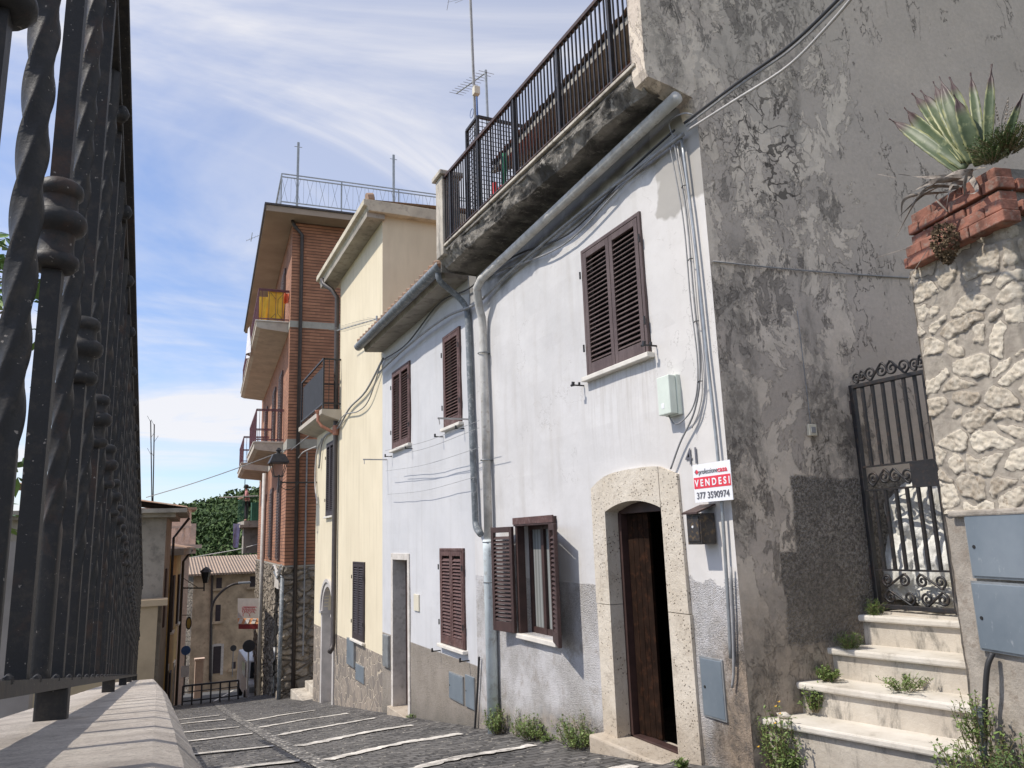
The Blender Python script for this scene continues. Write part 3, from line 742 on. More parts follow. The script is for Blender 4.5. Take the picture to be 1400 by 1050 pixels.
tf = MB(); tf.box((3.3, 4.4, 3.50), (9.4, 8.7, 3.515)); tf.build('terrace_floor', 'stained_stone', h41)
ep = MB(); ep.box((3.06, 8.42, 3.45), (3.30, 8.66, 4.50)); ep.box((3.02, 8.38, 4.50), (3.34, 8.70, 4.56)); ep.build('end_pillar', 'stained_stone', h41, bevel=.01)
# terrace railing
tr = MB(); ts = MB(); N = 62
def tp(t): return Vector((3.20-.10*t, 4.40+4.05*t, 3.56+.03*t))
for i in range(N):
    p = tp((i+.5)/N); w = .013
    if i in (4, 17, 31, 45, 58): w = .034
    tr.box((p.x-w/2, p.y-w/2, p.z), (p.x+w/2, p.y+w/2, p.z+.86))
b1 = MB(); b1.bar(tp(0)+Vector((0, 0, .88)), tp(1)+Vector((0, 0, .88)), .045, .035)
b2 = MB(); b2.bar(tp(0)+Vector((0, 0, .03)), tp(1)+Vector((0, 0, .03)), .03, .014)
q = tr.build('terrace_railing', 'black_iron', h41); b1.build('handrail', 'brown_iron', q); b2.build('bottom_rail', 'brown_iron', q)
# room set back on the terrace, under a tiled eave
rm = MB(); rm.box((4.15, 4.45, 3.5), (9.3, 8.0, 4.95)); rm.build('rooftop_room', 'red_plaster', h41)
rf = MB()
def rooff(u, v):
    y = 4.42+u*3.85; x = 3.62+v*3; z = 4.62+v*1.2
    return (x, y, z+.03*abs(math.sin(y*math.pi/.19))+.012*fbm((y*3, x*3, 0), 2))
rf.grid(rooff, 240, 20); rf.build('roof', 'terracotta_tile', h41, smooth=True)
rs = MB(); rs.prism([(3.66, 4.42, 4.60), (6.6, 4.42, 5.78), (6.6, 4.42, 5.70), (3.66, 4.42, 4.53)], (0, 3.8, 0)); rs.build('eave_boards', 'soffit_grey', h41)
for i in range(3):
    d = MB(); y = 4.95+i*1.05; d.box((4.10, y, 3.52), (4.148, y+.75, 4.6)); d.build('room_shutter', 'dark_wood', h41)
# windows
window(h41, *UW, 'brown_shutter')
fr = MB(); a, b, c, d = LW
fr.box((XF-.03, a-.02, c), (XF+.06, a+.03, d)); fr.box((XF-.03, b-.03, c), (XF+.06, b+.02, d)); fr.box((XF-.045, a-.04, d-.02), (XF+.06, b+.03, d+.06))
fr = fr.build('window', 'dark_shutter', h41, bevel=.004)
hd = MB(); hd.box((XF-.05, a-.045, d+.0), (XF-.032, b+.035, d+.07)); hd.build('lintel_board', 'red_shutter', fr)
W = .43
t8 = R(8); l1 = leaf(fr, (XF-.05, b+.01, c), (-math.sin(t8), math.cos(t8), 0), (-math.cos(t8), -math.sin(t8), 0), W, d-c-.02, 'dark_shutter')
t20 = R(21); l2 = leaf(fr, (XF-.04, a-.01, c), (-math.sin(t20), -math.cos(t20), 0), (-math.cos(t20), math.sin(t20), 0), W, d-c-.02, 'dark_shutter')
sl = MB(); sl.box((XF-.06, a-.02, c-.05), (XF+.2, b+.03, c-.002)); sl.build('sill', 'marble_sill', fr, bevel=.006)
cs = MB(); cs.box((XF+.12, a, c), (XF+.16, a+.05, d)); cs.box((XF+.12, b-.05, c), (XF+.16, b, d)); cs.box((XF+.12, a+.05, c), (XF+.16, b-.05, c+.06)); cs.box((XF+.12, a+.05, d-.06), (XF+.16, b-.05, d)); cs.box((XF+.115, (a+b)/2+.06, c), (XF+.165, (a+b)/2+.12, d))
cs.build('casement', 'dark_shutter', fr)
cg = MB(); cg.quad((XF+.148, a, c), (XF+.148, a, d), (XF+.148, b, d), (XF+.148, b, c)); cg.build('pane', 'curtain', fr)
# doorway 41
a, b, c, d = DR; zs = .185; X0 = XF-.028; X1 = XF+.27
yc = (a+b)/2; hw = (b-a)/2; rise = .075; Rr = (hw*hw+rise*rise)/(2*rise)
def arcz(y): return zs+rise-Rr+math.sqrt(Rr*Rr-(y-yc)**2)
def outz(y): return .395+.125*max(0, 1-abs((y-yc+.05)/.70)**3.2)
jl = MB(); jl.prism([(X0, b, c-.06), (X0, b+.215, c-.06), (X0, b+.215, -.60), (X0, b, -.60)], (X1-X0, 0, 0)); jl.prism([(X0, b, -.594), (X0, b+.225, -.594), (X0, b+.22, outz(b+.2)-.01), (X0, b+.1, outz(b+.1)), (X0, b, outz(b)), (X0, b, arcz(b))], (X1-X0, 0, 0))
jl.prism([(X0, a-.27, c-.30), (X0, a, c-.06), (X0, a, -.60), (X0, a-.26, -.60)], (X1-X0, 0, 0)); jl.prism([(X0, a-.25, -.594), (X0, a, -.594), (X0, a, arcz(a)), (X0, a, outz(a)), (X0, a-.23, outz(a-.23)-.02)], (X1-X0, 0, 0))
K = 14; ys_ = [a+.004+(b+.10-a)*i/K for i in range(K+1)]
poly = [(X0, y, outz(y)) for y in ys_]+[(X0, y, arcz(min(y, b))) for y in ys_[::-1]]
for i in range(K):
    y0_, y1_ = ys_[i], ys_[i+1]
    if y0_ >= b: break
    jl.prism([(X0-.003, y0_, arcz(min(b, y0_))), (X0-.003, min(y1_, b), arcz(min(b, y1_))), (X0-.003, min(y1_, b), outz(min(y1_, b))), (X0-.003, y0_, outz(y0_))], (X1-X0, 0, 0))
door = jl.build('doorway', 'travertine', h41, bevel=.0)
th_ = MB(); th_.box((XF-.16, a-.02, c-.22), (XF+.28, b+.25, c-.0)); th_.box((XF-.19, a-.34, c-.34), (XF+.1, a-.024, c-.02)); th_.build('threshold', 'travertine', door, bevel=.018)
df = MB(); df.box((XF+.10, b-.045, c), (XF+.19, b-.0, zs-.01)); df.box((XF+.10, a, c), (XF+.19, a+.03, zs-.01)); df.box((XF+.10, a, c+.001), (XF+.19, b, c+.018))
df.prism([(XF+.11, y, z) for y, z in [(a, zs-.02), (b, zs-.02), (b, arcz(b)), (yc+.2, arcz(yc+.2)), (yc, arcz(yc)), (yc-.2, arcz(yc-.2)), (a, arcz(a))]], (.05, 0, 0))
df.build('door_frame', 'dark_shutter', door, bevel=.003)
for nm, p0, p1 in (('door_leaf', (XF+.19, b-.05), (XF+.23, b-.31)), ('door_leaf', (XF+.20, a+.035), (XF+.60, a+.06))):
    dl = MB(); P0 = Vector((*p0, c+.02)); P1 = Vector((*p1, c+.02)); dv = (P1-P0)/4
    for i in range(4): dl.ob(P0+dv*i+dv*.03, dv*.94, dv.cross(Vector((0, 0, 1))).normalized()*.03, (0, 0, zs-c-.04))
    dl.build(nm, 'dark_wood', door)
jk = MB(); jk.box((4.35, 5.0, c-.05), (4.8, 5.9, -1.15)); jk.box((4.3, 5.2, -1.15), (4.7, 5.5, -.95)); jk.build('hallway_shelf', 'dark_wood', h41, bevel=.02)
# drain pipe along the slab and down the wall
gp = [aX(895, 155, 3.36), aX(800, 222, 3.36), aX(720, 282, 3.36), aX(672, 345, 3.36)]
gp = [Vector((3.44, 4.22, 3.235)), Vector((3.44, 6.2, 3.15)), Vector((3.43, 7.7, 3.08)), Vector((3.42, 8.08, 3.05)), Vector((3.41, 8.20, 2.97)), Vector((3.47, 8.29, 2.78)), Vector((3.52, 8.32, 2.60)), Vector((3.53, 8.33, 2.3))]
end = [Vector((3.53, 8.37, z)) for z in (1, 0, -.9, gz(8.4)-.1)]
mb = MB(); mb.tube(gp[:5]+catmull(gp[4:8], 5)[1:]+[Vector((3.53, 8.33, -.1))], .050, 16); dp = mb.build('drain_pipe', 'grey_pipe', h41, smooth=True)
mb = MB(); mb.tube([(3.53, 8.33, -.02), (3.53, 8.33, -.14), (3.53, 8.33, -.16), (3.53, 8.33, gz(8.3)-.1)], [.069, .069, .066, .066], 14); mb.build('pipe_lower_length', 'pale_pipe', dp, smooth=True)
for z in (2.2, .9, -.05, -.5):
    mb = MB(); mb.tube([Vector((3.53+.068*math.cos(t), 8.33+.068*math.sin(t), z)) for t in [k*math.pi/8 for k in range(16)]], .007, 5, closed=True); mb.bar((3.59, 8.39, z), (3.62, 8.44, z), .015); mb.build('pipe_clip', 'lead_pipe', dp)
# meter cupboard, house number, brackets
def cover(parent, px0, py0, px1, py1, x, mat='steel_cover', fm='galvanised', name='meter_cover', fw=.012, rot=0):
    A = aX(px0, py0, x); B = aX(px1, py1, x); y0, y1, z0, z1 = B.y, A.y, B.z, A.z
    f = MB(); f.box((x-.012, y0-fw, z0-fw), (x+.03, y1+fw, z1+fw)); f = f.build(name, fm, parent, bevel=.002)
    d = MB(); d.box((x-.016, y0, z0), (x, y1, z1)); d = d.build('cover_plate', mat, f, bevel=.003)
    k = MB(); k.lathe((x-.018, y1-.035, (z0+z1)/2), [(.010, -.002), (.010, .004)], 10, axis=0); k.build('lock', 'rubber', f)
    return f
cover(h41, 959, 899, 994, 985, XF-.004)
n0 = aX(938, 636, XF-.006); text('41', .175, 'sign_ink', h41, (XF-.009, n0.y, n0.z-.0), (0, -1, 0), (0, 0, 1), 'house_number', .95, .001, .0005)
mbx = thing('electrical_box', 'pale green plastic junction box on the white wall above the doorway', 'electrical box', aX(910, 560))
A = aX(897, 517, XF-.11); y1_, zt = A.y, A.z; y0_ = y1_-.155; zb = zt-.30
m = MB(); m.box((XF-.11, y0_, zb), (XF-.045, y1_, zt)); m.build('lid', 'green_white_plastic', mbx, bevel=.008)
m = MB(); m.box((XF-.044, y0_-.004, zb-.004), (XF, y1_+.004, zt+.004)); m.build('box_body', 'green_white_plastic', mbx, bevel=.004)
m = MB(); m.box((XF-.112, y1_-.08, zb+.05), (XF-.1101, y1_-.045, zb+.09)); m.build('sticker', 'white_sign', mbx)
for yy, zz in ((4.93, 1.47), (6.10, 1.37)):
    o = thing('shutter_stopper', 'black iron shutter stopper %s of the upper window' % ('at the right end of the sill' if yy < 5 else 'below the left corner'), 'shutter stopper', (XF, yy, zz), 'shutter stoppers')
    m = MB(); m.bar((XF+.01, yy, zz), (XF-.12, yy, zz), .012); m.tube([(XF-.12, yy+.025, zz), (XF-.12, yy-.015, zz)], .013, 8); m.build('rod', 'black_iron', o)
    m = MB(); m.bar((XF-.12, yy, zz-.01), (XF-.12, yy-.01, zz+.03), .022); m.bar((XF-.05, yy, zz), (XF-.05, yy, zz+.03), .016); m.build('catch', 'black_iron', o)
# estate agent's board
sg = thing('for_sale_sign', "white and red VENDESI for sale board with a telephone number on the house corner", 'sign', (3.53, 4.4, .2))
tl, tr_, bl, br_ = aX(947.2, 635, 3.50), aX(997.5, 629.5, 3.50), aX(950, 689.5, 3.50), aX(1002.5, 681, 3.50)
yL = (tl.y+bl.y)/2; yR = (tr_.y+br_.y)/2; zt = (tl.z+tr_.z)/2; zb = (bl.z+br_.z)/2; WS = yL-yR; HS = zt-zb; xs_ = 3.50
m = MB(); m.box((xs_, yR, zb), (xs_+.004, yL, zt)); m.build('board', 'white_sign', sg)
m = MB(); m.box((xs_-.0015, yR+.006, zb+HS*.36), (xs_-.0004, yL-.006, zb+HS*.655)); m.build('red_band', 'sign_red', sg)
def fit(body, y_left, width, z, size, mat, name, bold=0.0, ext=.0006):
    o = text(body, size, mat, sg, (xs_-.003, 0, 0), (0, -1, 0), (0, 0, 1), name, 1, ext, bold)
    ys = [v.co.y for v in o.data.vertices]; w = max(ys)-min(ys); k = width/w; mx = max(ys); off = root_loc(sg)
    for v in o.data.vertices: v.co.y = y_left-off.y-(mx-v.co.y)*k; v.co.z += z
    return o
cap = .70
fit('V E N D E S I', yL-.035*WS, WS*.93, zb+HS*.42, HS*.25, 'white_sign', 'headline_text', .002)
fit('professione', yL-.17*WS, WS*.50, zb+HS*.735, HS*.19, 'sign_ink', 'agency_name_text', .0)
fit('casa', yL-.675*WS, WS*.245, zb+HS*.735, HS*.19, 'sign_red', 'agency_name_text', .0008)
fit('377 3590974', yL-.07*WS, WS*.86, zb+HS*.095, HS*.24, 'sign_ink', 'phone_number_text', .0008)
m = MB(); cy = yL-.105*WS; cz = zb+HS*.80; s_ = HS*.065
for k_, mt_ in ((0, 'sign_ink'), (1, 'sign_red')):
    m = MB(); c0 = cy+(.35-.7*k_)*s_*.8
    pts = [(xs_-.002-.0006*k_, c0+s_, cz), (xs_-.002-.0006*k_, c0, cz+s_), (xs_-.002-.0006*k_, c0-s_, cz), (xs_-.002-.0006*k_, c0, cz-s_)]
    m.prism(pts, (.0008, 0, 0)); m.build('emblem', mt_, sg)
# letter box
ml = thing('letter_box', 'black metal letter box hanging between doorway and conduit', 'letter box', (3.55, 4.45, -.1))
A = aX(937, 697, 3.46); yb_, zt = A.y, A.z; yn = yb_-.155; zb = zt-.245
m = MB(); m.box((3.462, yn, zb), (3.59, yb_, zt-.03)); m.build('case', 'mailbox_paint', ml, bevel=.004)
m = MB(); m.prism([(3.43, yn-.008, zt-.035), (3.60, yn-.008, zt+.025), (3.60, yn-.008, zt+.035), (3.43, yn-.008, zt-.022)], (0, yb_-yn+.016, 0)); m.build('lid', 'brown_iron', ml)
m = MB(); m.box((3.455, yn+.012, zb+.02), (3.462, yb_-.012, zt-.05)); m.build('door', 'mailbox_paint', ml, bevel=.003)
m = MB(); m.lathe((3.450, (yn+yb_)/2-.0, (zb+zt)/2), [(.009, 0), (.009, .006)], 10, axis=0); m.build('lock', 'white_sign', ml)
# conduits
def aw(pts, x): return [aX(px, py, x) for px, py in pts]
tag(MB().tube(catmull(aw([(932, 190), (950, 330), (966, 480), (983, 640), (994, 800), (999, 900)], 3.565), 6), .012, 8).build('conduit', 'galvanised', smooth=True), 'grey vertical conduit pipe running down beside the house corner past the sign', 'conduit')
tag(MB().tube(catmull(aw([(999, 775), (1003, 905), (1001, 940)], 3.57), 6), .009, 8).build('conduit', 'cable_grey', smooth=True), 'short rusty conduit ending at the foot of the house corner', 'conduit')
cable(aw([(921, 190), (938, 290), (948, 400), (957, 500), (950, 560), (930, 605), (917, 641)], 3.56), .008, 'cable_grey', 'grey cable curving down from the corner to the top of the stone doorway')
cable(aw([(915, 195), (934, 300), (944, 410), (954, 500), (948, 555), (925, 580), (912, 565)], 3.555), .006, 'cable_grey', 'thin cable looping up into the pale green box')
cable(aw([(926, 200), (942, 300), (953, 420), (960, 520), (956, 560), (946, 585)], 3.57), .006, 'cable_pale', 'pale cable bowed out beside the pale green box')
for px, py in ((935, 255), (944, 355), (952, 440), (957, 522)):
    p = aX(px, py, 3.555); tag(MB().tube([p+Vector((0, .028, 0)), p+Vector((-.012, 0, .004)), p+Vector((0, -.03, 0))], .004, 5).build('cable_clip', 'cable_black'), 'small black clip holding cables to the white wall corner', 'cable clip', 'cable clips on the house corner')
g = 'cables under the terrace slab'
cable([Vector((3.55, 4.32, 3.0)), Vector((3.55, 5.2, 3.02)), Vector((3.54, 6.4, 3.0)), Vector((3.54, 7.6, 2.96)), Vector((3.52, 8.5, 2.88)), Vector((3.5, 9.6, 3.0)), Vector((3.5, 11.3, 3.02)), Vector((3.5, 13.1, 2.95))], .018, 'cable_grey', 'thick grey cable bundle running under the eave of both white houses')
cable(aw([(922, 178), (860, 235), (800, 300), (762, 328), (700, 352), (640, 395), (600, 415), (556, 470), (524, 492)], 3.55), .011, 'cable_black', 'black cable sagging below the bundle on the white house wall')
cable(aw([(925, 185), (850, 255), (770, 335), (690, 368), (650, 385)], 3.54), .009, 'cable_grey', 'thin grey cable following the black one under the terrace')
cable([aX(936, 168, 3.55), aY(1010, 112, 3.4), aY(1080, 62, 2.9), aY(1150, -5, 2.4), aY(1200, -60, 2.1)], .011, 'cable_black', 'black overhead cable climbing from the corner across the side wall')
cable([aX(938, 172, 3.55), aY(1012, 116, 3.4), aY(1082, 67, 2.9), aY(1153, 0, 2.4), aY(1204, -55, 2.1)], .008, 'cable_grey', 'grey overhead wire strapped below the black cable')
cable([aX(940, 178, 3.55), aY(1000, 140, 3.4), aY(1075, 92, 2.9), aY(1135, 32, 2.4), aY(1195, -40, 2.0)], .009, 'cable_pale', 'pale overhead cable, lowest of those leaving the house corner')
cable([aX(955, 160, 3.57), aX(935, 155, 3.5), aX(915, 168, 3.54), aX(925, 195, 3.55)], .006, 'cable_grey', 'loop of thin cable at the top of the conduit')
cable([sw(.02, 1.93, .012), sw(.7, 1.92, .014), sw(1.5, 1.93, .013), sw(2.4, 1.95, .015)], .006, 'cable_grey', 'thin wire stapled straight across the flaking side wall')
# small switch box on the side wall and its wire
sb = aP(1108, 588, C41, SN); o = thing('switch_box', 'small cream switch box on the flaking side wall left of the gate', 'switch box', sb)
m = MB(); m.ob(sb-SD*.035+SN*.0-Vector((0, 0, .045)), SD*.07, SN*.03, (0, 0, .085)); m.build('box_body', 'cream_plastic', o, bevel=.006)
m = MB(); m.ob(sb-SD*.02+SN*.03-Vector((0, 0, .025)), SD*.04, SN*.006, (0, 0, .045)); m.build('button', 'cable_grey', o, bevel=.003)
cable([sb+SN*.01+Vector((0, 0, .04)), sb+SN*.01+Vector((-.005, 0, .5)), sb+SN*.01+Vector((-.01, 0, .9))], .004, 'cable_grey', 'thin wire dropping to the small cream switch box')

# ================================================================== SECOND WHITE HOUSE
hw2 = thing('town_house', 'bluish white terraced house with tiled eave between house 41 and the yellow house', 'house', (3.6, 11, gz(11)))
W1 = (11.5, 12.5, 1.50, 2.83); W2 = (9.26, 9.92, 1.50, 2.80); W3 = (9.28, 10.17, -1.36, -.12); D2 = (11.70, 12.50, -2.55, -.30)
mb = MB(); wall(mb, XF, 8.93, 13.19, -3.4, 3.4, [W1, W2, W3, (D2[0]-.03, D2[1]+.03, D2[2]-.05, D2[3]+.03)], depth=.3, cell=.22, jit=.010); mb.build('front_wall', 'blue_white_plaster', hw2)
window(hw2, *W1, 'red_shutter'); window(hw2, *W2, 'red_shutter', leaves=1); window(hw2, *W3, 'red_shutter')
m = MB(); a, b, c, d = D2; X0 = XF-.02; X1 = XF+.3
m.box((X0, b-.0, c-.02), (X1, b+.10, d+.10)); m.box((X0, a-.10, c-.02), (X1, a, d+.10)); m.box((X0, a, d), (X1, b, d+.10))
dd = m.build('doorway', 'chalky_frame', hw2, bevel=.004)
m = MB(); m.box((XF-.08, a-.13, c-.18), (X1, b+.13, c-.02)); m.build('threshold', 'travertine', dd, bevel=.01)
m = MB(); m.box((XF+.20, a, c), (XF+.25, b, d)); m.build('door_leaf', 'dark_shutter', dd); 
m = MB(); m.box((XF+.19, a+.28, c+.9), (XF+.20, b-.15, d-.1)); m.build('pane', 'window_glass', dd)
m = MB(); m.box((XF+.18, a+.02, c+.05), (XF+.2, a+.10, d-.03)); m.box((XF+.18, a+.3, c+.05), (XF+.2, a+.33, d-.03)); m.build('door_stile', 'dark_shutter', dd)
m = MB()
def w2roof(u, v):
    y = 8.95+u*4.28; x = 3.22+v*3.2; z = 3.50+v*1.0
    return (x, y, z+.035*abs(math.sin(y*math.pi/.2)))
m.grid(w2roof, 200, 16); m.build('roof', 'terracotta_tile', hw2, smooth=True)
m = MB()
for i in range(22):
    y = 9.05+i*.2; m.tube([(3.17, y, 3.53), (3.4, y, 3.61)], .06, 8)
m.build('eave_tile', 'terracotta_tile', hw2)
m = MB(); m.prism([(3.24, 8.95, 3.46), (3.62, 8.95, 3.56), (3.62, 8.95, 3.36), (3.28, 8.95, 3.34)], (0, 4.24, 0)); m.build('eave_soffit', 'soffit_grey', hw2)
m = MB(); r_ = .075; k = len(m.v)
NG = 30
for i in range(NG+1):
    y = 8.75+(13.24-8.75)*i/NG
    for j in range(9):
        t = math.pi+math.pi*j/8; m.v.append(Vector((3.17+r_*math.cos(t), y, 3.46+.01*math.sin(i)*.2+r_*math.sin(t)*1.15)))
for i in range(NG):
    for j in range(8): q0 = i*9+j; m.f.append((q0, q0+1, q0+10, q0+9))
m.f.append(tuple(NG*9+j for j in range(9)))
for i in range(6):
    y = 9.3+i*.75; m.tube([Vector((3.17+(r_+.004)*math.cos(math.pi+math.pi*j/8), y, 3.46+(r_+.004)*1.15*math.sin(math.pi+math.pi*j/8))) for j in range(9)], .007, 5)
o = m.build('gutter', 'lead_pipe', hw2, smooth=True); sm_ = o.modifiers.new('thick', 'SOLIDIFY'); sm_.thickness = .006
pq = catmull([Vector((3.17, 8.92, 3.42)), Vector((3.20, 8.92, 3.27)), aX(622, 402, 3.42), aX(637, 420, 3.54), aX(640, 445, 3.55)], 5)+[aX(647, 640, 3.55), aX(650, 712, 3.54)]+catmull([aX(650, 714, 3.54), aX(652, 723, 3.53), aX(657, 730, 3.50)], 3)
m = MB(); m.tube(pq, .040, 12); m.build('downpipe', 'lead_pipe', hw2, smooth=True)
# meter covers, bell plate, clothesline
cover(hw2, 615, 919, 634, 962, XF-.004); cover(hw2, 637, 922, 650, 971, XF-.004, fw=.004)
cover(hw2, 524, 868, 531, 912, XF-.03, 'galvanised')
m = MB(); A = aX(567, 812); B = aX(574, 836); m.box((XF-.02, B.y, B.z), (XF, A.y, A.z)); m.build('bell_plate', 'cream_plastic', hw2, bevel=.003)
tag(MB().tube([aX(655, 898, 3.57), aX(653, 940, 3.57), aX(649, 998, 3.56)], .014, 8).build('hose', 'cable_black'), 'short black hose standing against the base of the bluish white house', 'hose')
cl = thing('clothes_line', 'clothes lines strung below the upper windows of the bluish white house', 'clothes line', (3.5, 11, 1.3))
for (x0, y0, x1, y1, dx) in ((527, 616, 655, 575, .35), (531, 624, 655, 585, .25), (527, 644, 655, 612, .15), (530, 676, 650, 652, .10)):
    A = aX(x0, y0, XF-dx); B = aX(x1, y1, XF-dx); m_ = (A+B)/2-Vector((0, 0, .05)); m = MB(); m.tube(catmull([A, m_, B], 8), .0035, 4); m.build('line', 'cable_grey', cl)
for yy, zz in ((12.9, 1.38), (9.05, 1.5)):
    m = MB(); m.bar((XF, yy, zz), (XF-.42, yy, zz), .02); m.bar((XF-.40, yy-.0, zz), (XF-.40, yy-.02, zz-.08), .012); m.build('arm', 'cable_pale', cl)
for yy, zz in ((11.42, 1.40), (12.58, 1.40), (9.2, 1.40), (10.02, 1.4), (9.2, -1.47), (10.25, -1.47)):
    tag(MB().bar((XF, yy, zz), (XF-.13, yy, zz), .014).bar((XF-.12, yy, zz-.01), (XF-.12, yy, zz+.04), .02).build('shutter_stopper', 'black_iron'), 'small iron shutter stopper beside a window of the bluish white house', 'shutter stopper', 'shutter stoppers on the bluish white house')

# ================================================================== YELLOW HOUSE (tall part + low part with terrace)
hy = thing('town_house', 'tall yellow house with pale cornice and arched stone doorway', 'house', (3.6, 16, gz(16)))
Wy = (14.38, 15.28, -1.80, -.37); 
mb = MB(); wall(mb, XF, 13.19, 16.77, -4, 6.0, [Wy], depth=.25, cell=.4)
mb.box((XF+.001, 16.76, 2.9), (9, 16.79, 6.0)); 
mb.quad((XF, 13.19, 2.5), (9.0, 13.19, 2.5), (9.0, 13.19, 6.0), (XF, 13.19, 6.0))
ac = (16.98+18.32)/2; ar = .55; zsp = -1.50; Wa = (17.18, 18.02, .60, 2.28)
wall(mb, XF, 16.77, 19.32, -4.4, 2.86, [(ac-ar-.015, ac+ar+.015, -3.60, zsp+ar+.01), Wa], depth=.35, cell=.4)
K = 12
for sgn in (-1, 1):
    pts = [(XF, ac+sgn*ar, zsp+ar)]+[(XF, ac+sgn*ar*math.cos(t), zsp+ar*math.sin(t)) for t in [math.pi/2*i/K for i in range(K+1)]]
    mb.prism([Vector(p)+Vector((.001, 0, 0)) for p in pts], (.3, 0, 0))
mb.quad((XF, 19.32, -4.4), (XF, 19.32, 2.86), (9, 19.32, 2.86), (9, 19.32, -4.4))
mb.build('wall', 'yellow_plaster', hy)
window(hy, *Wy, 'black_shutter'); window(hy, *Wa, 'black_shutter')
m = MB(); ro = ar+.17
for sgn in (0,):
    a_ = [math.pi*i/20 for i in range(21)]
    for i in range(20):
        t0, t1 = a_[i], a_[i+1]
        for r0, r1, x0 in ((ar, ar+.10, XF-.03), (ar+.10, ro, XF-.06)):
            P = lambda r, t: (x0, ac+r*math.cos(t), zsp+r*math.sin(t))
            m.prism([P(r0, t0), P(r1, t0), P(r1, t1), P(r0, t1)], (XF+.10-x0, 0, 0))
for sgn in (-1, 1):
    y0_, y1_ = sorted((ac+sgn*ar, ac+sgn*(ro-.03))); m.box((XF-.03, y0_, -3.6), (XF+.25, y1_, zsp-.06)); y0_, y1_ = sorted((ac+sgn*(ar-.01), ac+sgn*(ro+.03))); m.box((XF-.07, y0_, zsp-.059), (XF+.25, y1_, zsp-.001))
dw = m.build('arched_doorway', 'grey_stone_arch', hy)
m = MB(); m.box((XF-.12, ac-ro, -3.66), (XF+.3, ac+ro, -3.50)); m.build('threshold', 'travertine', dw, bevel=.01)
m = MB(); m.box((XF+.30, ac-ar, -3.6), (XF+.34, ac+ar, zsp+ar)); m.build('door_leaf', 'grey_stone_arch', dw)
# cornice and roof
m = MB(); m.prism([(3.2, 0, 6.22), (9, 0, 6.22), (9, 0, 6.0), (3.30, 0, 6.0), (3.27, 0, 6.08), (3.2, 0, 6.1)], (0, 1, 0))
m.v = [Vector((v.x, 13.03 if v.y < .5 else 17.62, v.z)) for v in m.v]; cn = m.build('cornice', 'cornice_plaster', hy, bevel=.01)
m = MB(); m.ob((3.28, 13.1, 5.90), (.34, 0, 0), (0, 4.4, 0), (0, 0, .098)); m.build('soffit', 'soffit_grey', hy)
m = MB()
def yroof(u, v): y = 13.1+u*4.4; x = 3.3+v*5.5; return (x, y, 6.22+v*.35+.03*abs(math.sin(y*math.pi/.2)))
m.grid(yroof, 120, 10); m.build('roof', 'terracotta_tile', hy, smooth=True)
m = MB(); m.tube([(3.30, 13.2, 6.29), (3.42, 13.2, 6.31)], .12, 10); m.build('ridge_tile', 'terracotta_tile', hy)
m = MB(); m.tube([(3.26, 17.2, 6.03), (3.28, 17.1, 5.88), (3.42, 16.9, 5.70), (3.53, 16.82, 5.50), (3.53, 16.80, 2.3), (3.53, 16.80, -2.05), (3.50, 16.75, -2.15), (3.44, 16.70, -2.22)], .052, 10); dn = m.build('downpipe', 'brown_pipe', hy, smooth=True)
m = MB(); m.lathe((3.53, 16.80, 2.32), [(.056, 0), (.07, .03), (.07, .2), (.062, .22)], 12); m.build('pipe_collar', 'copper_pipe', dn)
cover(hy, 475, 872, 484, 912, XF-.03, 'steel_cover'); cover(hy, 487, 907, 498, 935, XF-.004, 'steel_cover')
# terrace balcony of the low part
bl_ = MB(); bl_.prism([(3.17, 0, 2.86), (3.65, 0, 2.86), (3.65, 0, 2.60), (3.25, 0, 2.72), (3.17, 0, 2.76)], (0, 1, 0)); bl_.v = [Vector((v.x, 16.55 if v.y < .5 else 19.5, v.z)) for v in bl_.v]
bal = bl_.build('balcony', 'balcony_concrete', hy)
m = MB()
ya, yb2, xb = 16.65, 19.42, 3.22
for z in (3.0, 4.0): m.bar((xb, ya, z), (xb, yb2, z), .035)
m.bar((xb, ya, 4.0), (5.5, ya, 4.0), .035); m.bar((xb, ya, 3.0), (5.5, ya, 3.0), .03); m.bar((xb, yb2, 4.0), (5.5, yb2, 4.0), .03)
for y in (ya, yb2): m.bar((xb, y, 2.86), (xb, y, 4.02), .035)
for i in range(14): m.bar((xb, ya+(i+.5)*(yb2-ya)/14, 2.86), (xb, ya+(i+.5)*(yb2-ya)/14, 3.02), .014)
for i in range(12): m.bar((xb+.12+i*.14, ya, 2.86), (xb+.12+i*.14, ya, 4.0), .014)
rl = m.build('balcony_railing', 'black_iron', bal)
m = MB(); m.box((xb+.02, ya+.05, 3.04), (xb+.025, yb2-.05, 3.86)); m.build('screen', 'black_screen', rl)
m = MB(); m.tube([(3.16, 16.9, 2.80), (3.16, 16.9, 2.64), (3.24, 16.86, 2.52), (3.46, 16.82, 2.40), (3.53, 16.80, 2.36)], .035, 8); m.lathe((3.16, 16.9, 2.78), [(.03, 0), (.07, .08), (.07, .1)], 8); m.build('copper_spout', 'copper_pipe', hy, smooth=False)
m = MB(); m.box((4.2, 16.8, 2.86), (9, 19.3, 2.9)); m.build('terrace_floor', 'stained_stone', hy)
cable(aw([(524, 490), (500, 535), (478, 558), (462, 585), (442, 600), (436, 640)], 3.55), .02, 'cable_grey', 'grey cable bundle drooping across the yellow house to the balcony')
cable(aw([(522, 492), (505, 545), (490, 562), (470, 568), (455, 590)], 3.54), .012, 'cable_grey', 'slack loop of cable on the yellow house below the bundle')
cable(aw([(440, 600), (433, 620), (431, 660), (434, 690)], 3.55), .02, 'cable_pale', 'pale conduit down the far corner of the yellow house')
